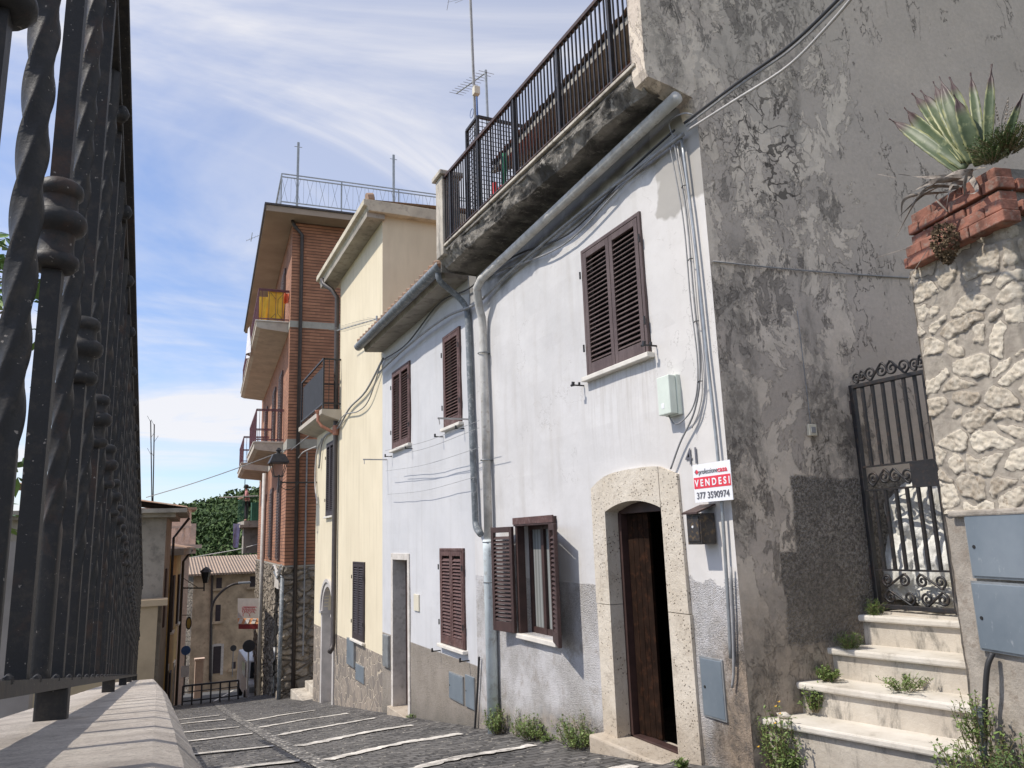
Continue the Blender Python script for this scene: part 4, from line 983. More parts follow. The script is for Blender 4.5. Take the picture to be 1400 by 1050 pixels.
# ================================================================== BRICK APARTMENT BUILDING
hb = thing('apartment_building', 'tall brick apartment building with three balconies and rubble stone ground floor', 'building', (3.4, 24, gz(24)))
CB = Vector((3.35, 22.5, 0)); D1 = Vector((.06, 1, 0)).normalized(); N1 = Vector((-1, .06, 0)).normalized()
def B(u, v, z): return CB+D1*u+N1*v+Vector((0, 0, z))
def bbox(mb, u0, u1, v0, v1, z0, z1): return mb.ob(B(u0, v0, z0), D1*(u1-u0), N1*(v1-v0), (0, 0, z1-z0))
def onB(px, py, v=0): return aP(px, py, B(0, v, 0), N1)
UL = 12.9
m = MB(); bbox(m, 0, UL, -9, 0, -.60, 9.6); m.build('brick_wall', 'brick_facing', hb)
for z0, z1 in ((6.30, 6.50), (2.70, 2.97)):
    m = MB(); bbox(m, -.015, UL+.01, -9, .012, z0, z1); m.build('belt_course', 'belt_concrete', hb)
# stone base with a doorway in it
def rough_wall(mb, O, U, W, z0, z1, nrm, nu, nv, amp=.05, hole=None):
    O = Vector(O); U = Vector(U).normalized(); nrm = Vector(nrm)
    k = len(mb.v)
    for i in range(nu+1):
        for j in range(nv+1):
            p = O+U*(W*i/nu)+Vector((0, 0, z0+(z1-z0)*j/nv)); q = (p.x*2.6, p.y*2.6, p.z*3.6)
            d, pt = mn.voronoi(q); e = d[1]-d[0]
            p += nrm*(amp*(min(e, .35)/.35)+amp*.4*fbm((p.x*6, p.y*6, p.z*6), 3)); mb.v.append(p)
    for i in range(nu):
        for j in range(nv):
            if hole:
                uu = W*(i+.5)/nu; zz = z0+(z1-z0)*(j+.5)/nv
                if hole[0] < uu < hole[1] and hole[2] < zz < hole[3]: continue
            a = k+i*(nv+1)+j; mb.f.append((a, a+1, a+nv+2, a+nv+1) if True else 0)
m = MB()
rough_wall(m, B(0, .02, 0), D1, UL, -6.6, -.62, N1, 130, 70, .05, hole=(1.0, 2.3, -4.4, -1.25))
rough_wall(m, B(0, .02, 0)-D1*.02, -N1, 9, -5.5, -.62, -D1, 110, 70, .05)
m.build('stone_base', 'rubble_stone', hb)
m = MB(); bbox(m, -.03, UL, -9, .04, -.62, -.58); m.build('render_band', 'belt_concrete', hb)
m = MB(); bbox(m, .9, 2.4, .0, .07, -1.25, -.75); m.build('door_lintel', 'chalky_frame', hb)
m = MB(); bbox(m, 1.0, 2.3, -.8, -.75, -4.9, -1.2); bbox(m, 2.3, 2.34, -.8, 0, -4.9, -1.2); m.build('passage_wall', 'dark_rubble', hb)
# roof slab and terrace rail
m = MB(); bbox(m, -.62, UL+.6, -9.5, .82, 9.62, 9.80); m.build('roof_slab', 'balcony_soffit', hb)
m = MB(); bbox(m, -.66, UL+.64, -9.5, .86, 9.802, 9.86); bbox(m, -.66, UL+.6, .821, .87, 9.68, 9.80); m.build('roof_flashing', 'brown_pipe', hb)
m = MB(); bbox(m, -.1, UL, -9, .40, 9.862, 10.10); m.build('roof_kerb', 'belt_concrete', hb)
m = MB()
def rl_pt(u, v, z): return B(u, v, z)
r0, r1 = 10.30, 11.22
for z in (r0, r1-.10, r1): m.bar(B(.15, .35, z), B(.15, -8.8, z), .03); m.bar(B(.15, .35, z), B(3.4, .35, z), .03)
for i in range(6): m.bar(B(.15, .35-i*1.83, 10.1), B(.15, .35-i*1.83, r1), .035)
m.bar(B(3.4, .35, 10.1), B(3.4, .35, r1), .03)
m.build('roof_railing', 'galvanised', hb); q = hb.children[-1]
m = MB()
for i in range(24):
    a = .35-i*.38; m.bar(B(.15, a, r0), B(.15, a-.19, r1-.1), .010); m.bar(B(.15, a-.19, r0), B(.15, a, r1-.1), .010); m.bar(B(.15, a-.285, r0), B(.15, a-.285, r1-.1), .008)
for i in range(8):
    a = .15+i*.4; m.bar(B(a, .35, r0), B(a+.2, .35, r1-.1), .010); m.bar(B(a+.2, .35, r0), B(a, .35, r1-.1), .010)
m.build('wire_lattice', 'galvanised', q)
for px, py in ((408, 195), (538, 212)):
    A = aP(px, py, B(.6, 0, 0), D1); m = MB(); m.bar((A.x, A.y, 9.9), A, .07); m.bar(A-Vector((.12, 0, .15)), A+Vector((.12, 0, -.15)), .015); m.build('roof_post', 'galvanised', hb)
m = MB(); bbox(m, 3.5, 8, -8.9, -4.1, 9.87, 11.5); m.build('roof_hut', 'dark_rubble', hb)
m = MB(); 
m.prism([B(3.3, -3.7, 11.35), B(3.3, -9, 11.35), B(3.3, -9, 12.2)], D1*5); m.build('hut_roof', 'terracotta_tile', hb)
# downpipes
m = MB(); m.tube([B(-.10, .02, 9.62), B(-.10, -.05, 9.45), B(-.07, -.28, 9.2), B(-.07, -.30, -4.0)], .055, 8); m.build('downpipe', 'brown_pipe', hb, smooth=True)
m = MB(); m.tube([B(-.05, -.55, 2.6), B(-.05, -.55, -3.0)], .025, 6); m.build('downpipe', 'cable_grey', hb)
m = MB(); m.tube([B(-.2, .06, -.9), B(-.2, .08, gz(22.3)-.1)], .055, 8); m.tube([B(-.2, .06, -.9), B(.2, .1, -.8), B(.9, .1, -.95), B(2.2, .1, -.8)], .03, 6); m.build('stone_wall_pipe', 'lead_pipe', hb, smooth=True)
tag(MB().tube([(3.62, 29.5, gz(29)-.2), (3.60, 29.5, 2.6)], .07, 8).build('utility_pole', 'cable_pale', smooth=True), 'slim pale pole standing at the far corner of the brick building', 'pole')
for k in range(2):
    tag(MB().tube(catmull([B(-.25, .1, -.55-.1*k), B(.4, .14, -.75-.1*k), B(1.6, .14, -.6), B(3, .12, -.75)], 6), .03, 5).build('cable_bundle', 'cable_pale'), 'pale tangled cable bundle above the stone ground floor' if not k else 'lower pale cable bundle over the stone doorway', 'cable')
# front windows / french doors, seen very obliquely
def bwin(u0, u1, z0, z1, mat='brown_shutter', parent=hb):
    f = MB(); bbox(f, u0, u1, 0, .05, z0, z1); f = f.build('window', mat, parent)
    for i in range(2):
        g = MB(); w = (u1-u0)/2; k = int((z1-z0-.15)/.09)
        for j in range(k): bbox(g, u0+i*w+.06, u0+(i+1)*w-.06, .05, .075, z0+.08+j*.09, z0+.13+j*.09)
        g.build('shutter', mat, f)
    return f
for u0 in (1.5, 4.6, 8.0): bwin(u0, u0+1.1, -.45, 1.9)
for u0 in (1.9, 4.6, 8.6): bwin(u0, u0+1.1, 2.98, 5.4)
for u0 in (1.9, 4.6, 8.0): bwin(u0, u0+1.1, 6.52, 8.8)
# balconies
def balcony(u0, u1, z, out, rail_mat, hang=False):
    s = MB(); bbox(s, u0, u1, -.05, out, z-.17, z); s.prism([B(u0, out-.01, z-.17), B(u0, out-.12, z-.22), B(u0, 0, z-.30), B(u0, 0, z-.17)], D1*(u1-u0)); s = s.build('balcony', 'balcony_concrete', hb)
    t = MB(); bbox(t, u0-.03, u1+.03, -.02, out+.03, z+.001, z+.035); t.build('floor_edge', 'marble_sill', s)
    r = MB(); o = out-.05; a, b = u0+.05, u1-.05
    for q in (z+.10, z+1.02, z+.98):
        r.bar(B(a, 0, q), B(a, o, q), .03); r.bar(B(b, 0, q), B(b, o, q), .03); r.bar(B(a, o, q), B(b, o, q), .03)
    n = int((b-a)/.16)
    for i in range(n+1): p = a+(b-a)*i/n; r.bar(B(p, o, z), B(p, o, z+1.0), .016)
    for e in (a, b):
        for i in range(5): p = o*i/4.5; r.bar(B(e, p, z), B(e, p, z+1.0), .014)
    r.build('balcony_railing', rail_mat, s); return s
balcony(.45, 12.2, 6.55, .93, 'purple_iron'); balcony(1.3, 5.6, 3.02, .84, 'purple_iron'); balcony(7.6, 11.9, 3.02, .95, 'purple_iron')
def cloth(name, P0, U, Wd, H, mat, label, wav=.03, n=8, lean=(0, 0, 0)):
    mb = MB(); U = Vector(U).normalized(); nn = U.cross(Vector((0, 0, 1)))
    mb.grid(lambda a, b: Vector(P0)+U*Wd*a*(1-.12*b)-Vector((0, 0, H*b))+nn*wav*math.sin(a*n+b*2)*(.3+b)+Vector(lean)*b, 14, 10)
    o = mb.build(name, mat, smooth=True); return tag(o, label, 'laundry')
cloth('hanging_cloth', B(.56, .62, 7.56), -N1, .52, .93, 'yellow_cloth', 'bright yellow cloth hanging inside the near end of the top balcony')
cloth('hanging_cloth', B(.62, .86, 7.36), -N1, .26, .75, 'yellow_cloth', 'narrow yellow cloth at the outer corner of the top balcony')
cloth('hanging_cloth', B(.53, .16, 7.50), -N1, .16, .32, 'orange_cloth', 'small orange cloth beside the yellow one on the top balcony', .05)
cloth('hanging_cloth', B(3.2, 1.02, 7.2), D1, 1.1, .95, 'white_cloth', 'white laundry hanging outside the railing of the top balcony', .06)
m = MB()
c_ = B(.50, .36, 7.05)
for sx in (-1, 1):
    m.bar(c_-N1*sx*.03+Vector((0, 0, -.22)), c_-N1*sx*.03+Vector((0, 0, .22)), .010); m.bar(c_-N1*sx*.03+Vector((0, 0, .22)), c_-N1*sx*.2+Vector((0, 0, .44)), .010); m.bar(c_-N1*sx*.03+Vector((0, 0, -.22)), c_-N1*sx*.2+Vector((0, 0, -.42)), .010)
m.bar(c_-N1*.14-Vector((0, 0, .38)), c_+N1*.14-Vector((0, 0, .38)), .010)
for ch in hb.children:
    if ch.name == 'balcony.001': m.build('railing_ornament', 'black_iron', ch)
# street lantern on a bracket from the yellow house
lt = thing('street_lantern', 'black four sided street lantern on a wall arm beside the yellow house', 'street lamp', (3.3, 19.25, 1.5))
tp_ = aY(381, 620, 19.25); cx = tp_.x; hz0 = tp_.z
m = MB(); m.tube([(3.75, 19.25, hz0-.70), (cx+.05, 19.25, hz0-.70)], .018, 6); m.tube([(cx+.02, 19.25, hz0-.95), (cx+.02, 19.25, hz0-.52)], .022, 6)
m.tube(catmull([(cx+.5, 19.25, hz0-.70), (cx+.35, 19.25, hz0-.85), (cx+.15, 19.25, hz0-.86), (cx+.05, 19.25, hz0-.76)], 5), .010, 5); m.build('arm', 'black_iron', lt)
m = MB(); rw = .30; k = len(m.v)
def ring4(r, z): return [(cx+r*a, 19.25+r*b, z) for a, b in ((-1, -1), (1, -1), (1, 1), (-1, 1))]
rr = [(rw, hz0-.24), (rw*.98, hz0-.21), (rw*.62, hz0-.03), (.05, hz0), (.05, hz0+.05), (.09, hz0+.07), (.03, hz0+.14)]
for r, z in rr: m.v += [Vector(p) for p in ring4(r*.75, z)]
for i in range(len(rr)-1):
    for j in range(4): m.f.append((i*4+j, i*4+(j+1) % 4, (i+1)*4+(j+1) % 4, (i+1)*4+j))
m.f.append((3, 2, 1, 0)); m.build('hood', 'black_iron', lt)
m = MB()
for a, b in ((-1, -1), (1, -1), (1, 1), (-1, 1)): m.bar((cx+a*.185, 19.25+b*.185, hz0-.24), (cx+a*.10, 19.25+b*.10, hz0-.56), .014)
for z, r in ((hz0-.56, .10),):
    q = ring4(r, z)
    for i in range(4): m.bar(q[i], q[(i+1) % 4], .018)
m.build('cage', 'black_iron', lt)
# steps up to the alley between yellow and brick house
st = thing('stone_steps', 'short mossy flight of stone steps between yellow house and brick building', 'steps', (3.8, 20, gz(20)))
for i in range(4):
    m = MB(); m.box((3.5+i*.35, 19.36, gz(20)-.6), (6, 21.9-.1*i, gz(20)+.02+.19*i)); m.build('step', 'stained_stone', st, bevel=.015)

# ================================================================== STAIR, GATE, STONE PILLAR
stair = thing('stone_stairs', 'worn pale stone stairs climbing to the black iron gate', 'stairs', (4.0, 3.6, gz(3.6)))
ang = R(18); E1 = Vector((math.sin(R(16)), -math.cos(R(16)), 0))       # along a step edge, towards the camera
EN = Vector((math.cos(R(16)), math.sin(R(16)), 0))
lefts = [(3.71, -1.22), (4.0, -1.02), (4.28, -.82), (4.57, -.62)]
for i, (x, z) in enumerate(lefts, 1):
    P0 = C41+SD*((x-3.6)/SD.x)+SN*.0
    P0 = Vector((x, C41.y-(x-3.6)*math.tan(th)+.06, z))-E1*.0
    L = 1.75
    E = Vector((math.sin(R(16-i*1.2)), -math.cos(R(16-i*1.2)), 0)); En = Vector((-E.y, E.x, 0))
    dep = .62 if i < 4 else 1.9
    def tread(u, v, P0=P0, E=E, En=En, L=L, dep=dep):
        return P0+E*L*u+En*(dep*v)+Vector((0, 0, .004*fbm((u*7, v*5, P0.z*9), 3)))
    m = MB(); n1 = .006
    m.ob(P0-En*.035-Vector((0, 0, .045)), E*L, En*(dep+.035), (0, 0, .045)); t_ = m.build('tread', 'pale_tread', stair, bevel=.012)
    m = MB(); m.ob(P0-Vector((0, 0, .9)), E*L, En*.30, (0, 0, .853)); m.build('riser', 'stained_stone', stair)
# pillar geometry
Pn = Vector((aX(1372, 298, 3.95).x, aX(1372, 298, 3.95).y, 0)); LD = Vector((math.sin(R(13)), math.cos(R(13)), 0)); LN = Vector((-LD.y, LD.x, 0)); RD = Vector((LD.y, -LD.x, 0))
def onL(px, py, out=0): return aP(px, py, Pn+LN*out, LN)
pl = thing('stone_pillar', 'rubble stone gate pillar with a red brick cap and two steel covers', 'pillar', (Pn.x+.2, Pn.y+.2, gz(2.4)))
BO = .07
A = onL(1246, 372); Wp = (A-Pn).dot(LD); zc = onL(1362, 318).z; zc0 = onL(1246, 372).z; zcap = (zc+zc0)/2
zt_ = onL(1366, 222, BO).z+.035
def rubble_face(mb, O, U, W, z0, z1, nrm, res=.0085, us=1.0, attrs=None):
    U = Vector(U).normalized(); nu = int(W/res); nv = int((z1-z0)/res); k = len(mb.v)
    for i in range(nu+1):
        for j in range(nv+1):
            u = W*i/nu; z = z0+(z1-z0)*j/nv
            wu = u+.03*fbm((u*5, z*5, 1.0), 3); wz = z+.022*fbm((u*6, z*6, 5.0), 3)
            q = (wu*4.7*us+.37*wz+.25*fbm((u*3, z*3, 4), 2), wz*8.3+.35*fbm((u*3.5, z*3.5, 9), 2), us*3.0)
            d, pt = mn.voronoi((q[0], q[1], q[2]+.5)); e = d[1]-d[0]
            cell = pt[0]; rnd = (math.sin(cell[0]*12.9+cell[1]*78.2)*43758.5) % 1
            rnd2 = (math.sin(cell[0]*39.3+cell[1]*11.1)*24634.6) % 1
            thr = .06+.16*rnd2*rnd2+.09*fbm((u*14, z*14, 2), 3)+(.35 if rnd2 > .88 else 0); s_ = max(0.0, min(1.0, (e-thr)/.055))
            sm = s_*s_*(3-2*s_)
            dh = .010*sm+.005*sm*(rnd-.5)+.006*sm*(abs(fbm((u*11+rnd*9, z*11, 3), 2))*2-.5)+.007*(1-sm)*fbm((u*9, z*9, 8), 4)+.009*sm*fbm((u*38, z*38, 1), 4)
            pz = 0
            ez = min(1.0, u/.03, (W-u)/.03)
            mb.v.append(Vector(O)+U*u+Vector((0, 0, z))+Vector(nrm)*(dh*(.4+.6*ez)-.02+.02*math.sin(min(1, ez)*math.pi/2)))
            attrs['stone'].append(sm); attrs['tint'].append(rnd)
    for i in range(nu):
        for j in range(nv):
            a = k+i*(nv+1)+j; mb.f.append((a, a+1, a+nv+2, a+nv+1))
m = MB(); at = {'stone': [], 'tint': []}; zlo = onL(1350, 700).z
WL = Wp+.03
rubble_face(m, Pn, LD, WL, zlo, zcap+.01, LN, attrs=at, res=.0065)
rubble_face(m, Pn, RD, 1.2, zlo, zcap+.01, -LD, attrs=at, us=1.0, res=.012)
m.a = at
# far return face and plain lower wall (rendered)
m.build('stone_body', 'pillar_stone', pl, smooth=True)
m = MB()
def lw(u, v): return Pn+LD*(u*(WL-.01))-LN*(.012+.008*fbm((u*3, v*9, 0), 4))+Vector((0, 0, -2.2+v*(zlo+2.2)))
def lw2(u, v): return Pn+RD*(u*1.2)+LD*(.012+.008*fbm((u*3+7, v*9, 0), 4))+Vector((0, 0, -2.2+v*(zlo+2.2)))
def lw3(u, v): return Pn+LD*(WL-.012+.02*fbm((u*4, v*14, 3), 4))+RD*(u*1.6)+Vector((0, 0, -2.2+v*(zcap+2.2)))
m.grid(lw, 30, 120); m.grid(lw2, 30, 60); m.grid(lw3, 30, 120)
simple('rough_render', (.37, .33, .28), .95, var=.35, vscale=6, bump=1.0, bscale=55, dirt=(.25, .21, .17))
m.build('render_body', 'rough_render', pl, smooth=True)
for (x0, y0, x1, y1) in ((1322, 703, 1400, 787), (1332, 797, 1410, 885)):
    A = onL(x0, y0, .0); Bq = onL(x1, y1, 0); u1 = (A-Pn).dot(LD); u0 = u1-.42 if True else 0
    zt, zb = A.z, onL(x0+8, y1, 0).z; O = Pn+LN*.004
    f = MB(); f.ob(O+LD*(u0-.012)+Vector((0, 0, zb-.012)), LD*(u1-u0+.024), LN*.008, (0, 0, zt-zb+.024)); f = f.build('meter_cover', 'galvanised', pl)
    d = MB(); d.ob(O+LN*.0085+LD*u0+Vector((0, 0, zb)), LD*(u1-u0), LN*.009, (0, 0, zt-zb)); d.build('cover_plate', 'steel_cover', f, bevel=.003)
    c0 = O+LN*.020+LD*(u1-.04)+Vector((0, 0, (zt+zb)/2-.01)); k = MB(); k.tube([c0-LN*.004, c0+LN*.001], .010, 10); k.build('lock', 'rubber', f)
m = MB(); O = Pn+LN*.006; m.ob(O+LD*-.05+Vector((0, 0, zlo-.02)), LD*(WL-.02), LN*.022, (0, 0, .035)); m.build('ledge', 'rough_render', pl, bevel=.01)
# brick cap: real bricks, laid with gaps
cap = MB(); mort = MB(); random.seed(3)
hB = (zt_-zcap)/5.0; hb_ = hB-.008
def course(z, out, phase):
    for (O, U, N_, W) in ((Pn, LD, LN, WL-.10+out*.3), (Pn, RD, -LD, 1.2)):
        u = -out
        first_ = True
        while u < W:
            w = .235 if not first_ else (.235 if phase else .115)
            first_ = False
            w2 = min(w, W-u); j = random.uniform(-.004, .004)
            if N_ is LN or u > -out+.0:
                uu = u if N_ is LN else u+.01
                cap.ob(O+U*(uu+.005)+N_*(out+j-.11)+Vector((0, 0, z+random.uniform(-.002, .002))), U*(w2-.010), N_*.11, (0, 0, hb_))
            u += w
for i, (o_, ph) in enumerate(((BO+.02, 1), (BO, 0), (BO-.045, 1), (BO-.03, 0), (BO-.06, 1))):
    course(zcap+i*hB, o_, ph)
mort.ob(Pn-LD*.0-LN*.03+RD*-.0+Vector((0, 0, zcap+.002)), LD*(WL-.13), RD*1.1, (0, 0, zt_-zcap-.012)); 
mort.ob(Pn+LN*.0-LD*.0+Vector((0, 0, zcap+.003)), LD*(WL-.13), -LN*.03, (0, 0, zt_-zcap-.02)); cp_ = cap.build('brick_cap', 'cap_brick', pl, bevel=.006); mort.build('mortar', 'old_mortar', cp_)
# gate between house wall and pillar
gate = thing('iron_gate', 'black wrought iron gate with scrollwork at the top of the stone stairs', 'gate', (4.7, 3.6, -.6))
G0 = Vector((4.70, 4.03, -.585)); ga = R(6); GD = Vector((-math.sin(ga)*.0+math.sin(R(3)), -math.cos(R(3)), 0)); GH = 1.60
GRp = aP(1313, 846, G0, Vector((-GD.y, GD.x, 0))); GW = min((GRp-G0).dot(GD), 1.1)+.0
GNn = Vector((GD.y, -GD.x, 0))      # towards the street (-X)
if GNn.x > 0: GNn = -GNn
def G(u, z, o=0): return G0+GD*u+GNn*o+Vector((0, 0, z))
m = MB()
for u in (0, GW): m.bar(G(u, 0), G(u, GH), .04, .035)
for z in (.02, GH): m.bar(G(-.02, z), G(GW+.02, z), .04, .03)
m.build('frame', 'black_iron', gate, bevel=.003)
for z in (.27, .83, 1.0): MB().bar(G(0, z), G(GW, z), .026, .012).build('crossbar', 'black_iron', gate)
nb = 6
for i in range(nb):
    u = GW*(i+1)/(nb+1)
    m = MB(); m.bar(G(u, .27), G(u, .83), .020); m.build('bar', 'black_iron', gate)
    m = MB(); m.bar(G(u, 1.0), G(u, GH), .020); m.build('bar', 'black_iron', gate)
m = MB(); m.ob(G(GW-.20, .835, .012), GD*.18, -GNn*.024, (0, 0, .165)); m.build('lock_plate', 'black_iron', gate)
def scroll(cu, cz, L, flip=1, ud=1, r=.045):
    """an S scroll in the gate plane: two spirals joined by a diagonal"""
    A = []
    for k in range(26):
        t = k/25; a = -math.pi/2-(1-t)*2*math.pi*1.45; q = r*(.16+.84*t); A.append((-L/2+r+q*math.cos(a), q*math.sin(a)+.0))
    pts = A+[(-x, -y) for x, y in A[::-1]]
    return catmull([G(cu+flip*x, cz+ud*y, .0) for x, y in pts], 2)
for cu, cz, L_, fl, ud, r_ in ((.27, .20, .36, 1, 1, .042), (.72, .20, .36, -1, 1, .042), (.30, .085, .40, -1, 1, .045), (.74, .085, .34, 1, 1, .045), (.22, .915, .32, 1, 1, .050), (.52, .915, .32, -1, 1, .050), (.12, 1.665, .20, 1, 1, .040), (.36, 1.675, .32, 1, 1, .050), (.66, 1.675, .32, -1, 1, .050), (.92, 1.67, .22, 1, 1, .045)):
    MB().tube(scroll(cu*GW, cz, L_*GW, fl, ud, r_), .0085, 6).build('scroll', 'black_iron', gate, smooth=True)
for z in (.25, 1.45):
    m = MB(); m.tube([G(-.03, z-.05), G(-.03, z+.05)], .014, 8); m.bar(G(-.025, z), G(-.13, z), .02); m.build('hinge', 'brown_iron', gate)
# passage behind the gate
m = MB(); m.box((4.7, 1.5, -.64), (9.4, 4.0, -.60)); tag(m.build('passage_floor', 'stained_stone'), kind='structure')
m = MB(); m.box((9.2, 1.0, -1), (9.39, 3.8, 1.4)); tag(m.build('passage_end_wall', 'grey_wall'), 'low grey wall closing the passage behind the iron gate', 'wall')
# sacks
def sack(name, c, r, seed, label, folds=1.0):
    random.seed(seed); me = bmesh.new(); bmesh.ops.create_icosphere(me, subdivisions=5, radius=1)
    for v in me.verts:
        p = v.co.copy(); n = p.normalized()
        w = .16*fbm(p*1.6+Vector((seed, 0, 0)), 4)+folds*.085*abs(fbm(p*3.4+Vector((0, seed, 0)), 4))+.05*(1-abs(mn.noise(p*5+Vector((seed, seed, 0)))))**3
        q = n*(1+w-.1); q.z = max(q.z, -.82+.03*fbm(p*3, 2))
        q.x = math.copysign(abs(q.x)**.85, q.x)
        v.co = Vector((q.x*r[0], q.y*r[1], q.z*r[2]))+Vector(c)
    b = MB(); b.v = [v.co.copy() for v in me.verts]; b.f = [tuple(v.index for v in f.verts) for f in me.faces]; me.free()
    tag(b.build(name, 'sack', smooth=True), label, 'sack', 'white builder sacks')
def pg(px, py, x): return aX(px, py, x)
sack('white_sack', pg(1262, 712, 5.12), (.27, .30, .30), 3, 'tall crumpled white sack heaped highest behind the iron gate', .7)
sack('white_sack', pg(1238, 775, 4.98), (.17, .20, .27), 8, 'white sack lower left in the heap behind the gate', .7)
sack('white_sack', pg(1292, 768, 5.1), (.24, .27, .30), 12, 'bulging white sack at the right of the heap behind the gate', .7)
sack('white_sack', pg(1283, 818, 4.88), (.11, .16, .09), 21, 'small grey white plastic bag at the foot of the heap behind the gate', 1.3)
# hose and connector by the stairs
P = [onL(1357, 893, .03), onL(1350, 912, .06), onL(1347, 950, .07), onL(1346, 1000, .07), onL(1346, 1060, .07)]
tag(MB().tube(catmull(P, 6), .014, 10).build('black_pipe', 'cable_black', smooth=True), 'black hose bent out of the wall beside the stone stairs', 'hose')
p = onL(1337, 972, .10); tag(MB().lathe(p-Vector((0, 0, .03)), [(.018, -.3), (.018, 0), (.027, .0), (.027, .03), (.022, .035), (.022, .05)], 10).build('pipe_fitting', 'lead_pipe'), 'grey pipe fitting rising from the weeds by the stairs', 'pipe')
# small stone on the step
b = MB(); bm_ = bmesh.new(); bmesh.ops.create_icosphere(bm_, subdivisions=3, radius=1); c = aX(1071, 972, 3.80)
for v in bm_.verts: q = v.co*(1+.25*fbm(v.co*1.5, 3)); b.v.append(Vector((q.x*.035, q.y*.045, q.z*.02))+Vector((c.x, c.y, -1.20)))
b.f = [tuple(v.index for v in f.verts) for f in bm_.faces]; bm_.free(); tag(b.build('loose_stone', 'pale_tread', smooth=True), 'loose rounded stone lying on the left end of a stair tread', 'stone')

# ================================================================== PLANTS
def leafq(mb, p, d, up, L, W, fold=.25):
    d = d.normalized(); s_ = d.cross(up)
    if s_.length < 1e-3: s_ = Vector((1, 0, 0))
    s_.normalize(); n_ = s_.cross(d)
    mb.add([p, p+d*L*.45+s_*W*.5+n_*L*fold*.3, p+d*L, p+d*L*.45-s_*W*.5+n_*L*fold*.3], [(0, 1, 2), (0, 2, 3)])
def weed(p, h, r, n, seed, label, L=.028, W=.014, mat='weed_leaf', lean=(0, 0, 0), flowers=0, name='weed', cat='weed', group='weeds along the walls'):
    rnd = random.Random(seed); p = Vector(p); lv = MB(); stm = MB()
    for i in range(n):
        a = rnd.uniform(0, 2*math.pi); rr = r*math.sqrt(rnd.random()); base = p+Vector((math.cos(a), math.sin(a), 0))*rr*.4
        hh = h*rnd.uniform(.45, 1.0)*(1-.35*rr/r); tip = p+Vector((math.cos(a)*rr*1.2, math.sin(a)*rr*1.2, hh))+Vector(lean)*hh
        mid = (base+tip)/2+Vector((rnd.uniform(-1, 1), rnd.uniform(-1, 1), 0))*.1*h
        pts = catmull([base, mid, tip], 4); stm.tube(pts, .0018, 3, cap=False)
        for q in range(2, len(pts)):
            for _ in range(rnd.randint(2, 4)):
                d = Vector((rnd.uniform(-1, 1), rnd.uniform(-1, 1), rnd.uniform(-.3, .9))); k = rnd.uniform(.6, 1.25)
                leafq(lv, pts[q]+d*.005, d, Vector((rnd.uniform(-.4, .4), rnd.uniform(-.4, .4), 1)), L*k, W*k)
    o = thing(name, label, cat, p, group); lv.build('leaves', mat, o); stm.build('stems', 'stem', o)
    if flowers:
        f = MB()
        for i in range(flowers):
            c = p+Vector((rnd.uniform(-r, r), rnd.uniform(-r, r), h*rnd.uniform(.7, 1.05)))
            for k in range(7): a = k*2*math.pi/7; leafq(f, c, Vector((math.cos(a)-.8, math.sin(a), .5)), Vector((0, 0, 1)), .014, .008)
        f.build('flowers', 'yellow_petal', o)
    return o
def gp_(y, x): return (x, y, gz(y)+cross(min(x, 3.7), y))
weed(gp_(8.15, 3.50), .34, .13, 42, 1, 'green weed growing at the foot of the big drain pipe')
weed(gp_(7.75, 3.54), .30, .08, 12, 11, 'thin dry weed between the drain pipe and the leafy tuft', W=.008)
weed(gp_(7.30, 3.50), .27, .17, 60, 2, 'dense green tuft at the wall base under the open window')
weed(gp_(6.35, 3.48), .32, .20, 70, 3, 'wide green weed at the wall base left of the stone doorway')
weed(gp_(7.0, 3.52), .07, .07, 8, 4, 'tiny weed between the two tufts under the window')
weed(gp_(11.4, 3.55), .06, .08, 8, 5, 'tiny weed by the threshold of the bluish white house')
weed(gp_(4.75, 3.42), .10, .05, 10, 6, 'small weed in the joint of the doorway threshold')
weed((3.66, 4.02, -1.55), .5, .12, 46, 7, 'leafy weed with yellow flowers at the house corner beside the stairs', lean=(-.05, 0, 0), flowers=4)
weed((3.60, 3.98, -1.85), .5, .12, 40, 17, 'lower leafy weed at the foot of the house corner', flowers=1)
weed((4.02, 4.06, -1.20), .22, .07, 26, 8, 'weed rooted at the left end of the third step', L=.022)
weed((4.35, 4.0, -.84), .16, .09, 26, 9, 'grassy weed at the left end of the step below the gate', L=.03, W=.006)
weed((4.16, 4.05, -1.02), .12, .08, 24, 10, 'low weed at the wall end of the second step', L=.02)
weed((4.28, 3.55, -1.02), .12, .14, 26, 12, 'sparse weed growing in the middle of the stair tread', L=.024, W=.009)
weed((4.62, 4.0, -.64), .14, .05, 16, 13, 'grass blades beside the gate hinge post', L=.035, W=.004)
weed((3.70, 3.55, -1.60), .18, .08, 18, 14, 'weed against the riser of the lowest visible step')
weed((3.60, 3.85, -1.45), .12, .06, 14, 15, 'weed at the corner of the lowest tread')
q = onL(1346, 1040, .16); weed(q-Vector((0, 0, .35)), .62, .20, 150, 16, 'big leafy bush covering the foot of the pillar by the stairs', L=.026, W=.015, group=None)
q = onL(1390, 1040, .12); weed(q-Vector((0, 0, .25)), .40, .15, 80, 18, 'dark leafy bush at the lower right against the wall', L=.024, W=.014, group=None, mat='fern_leaf')
q = onL(1330, 960, .14); weed(q-Vector((0, 0, .20)), .33, .09, 24, 19, 'thin trailing weed beside the grey pipe fitting', L=.022, W=.011)
# garden side
for i in range(22):
    rnd = random.Random(50+i); y = rnd.uniform(.9, 8); x = -.36-rnd.random()*1.3; z = -.42-S*y-abs(x+.2)*.6/6*6*.6
    weed((x, y, bank((-x-.2)/6, (y+3)/22)[2]), rnd.uniform(.12, .34), .12, 22, 60+i, 'green weed on the stony bank beyond the railing', group='weeds on the bank behind the railing', L=.045, W=.02)
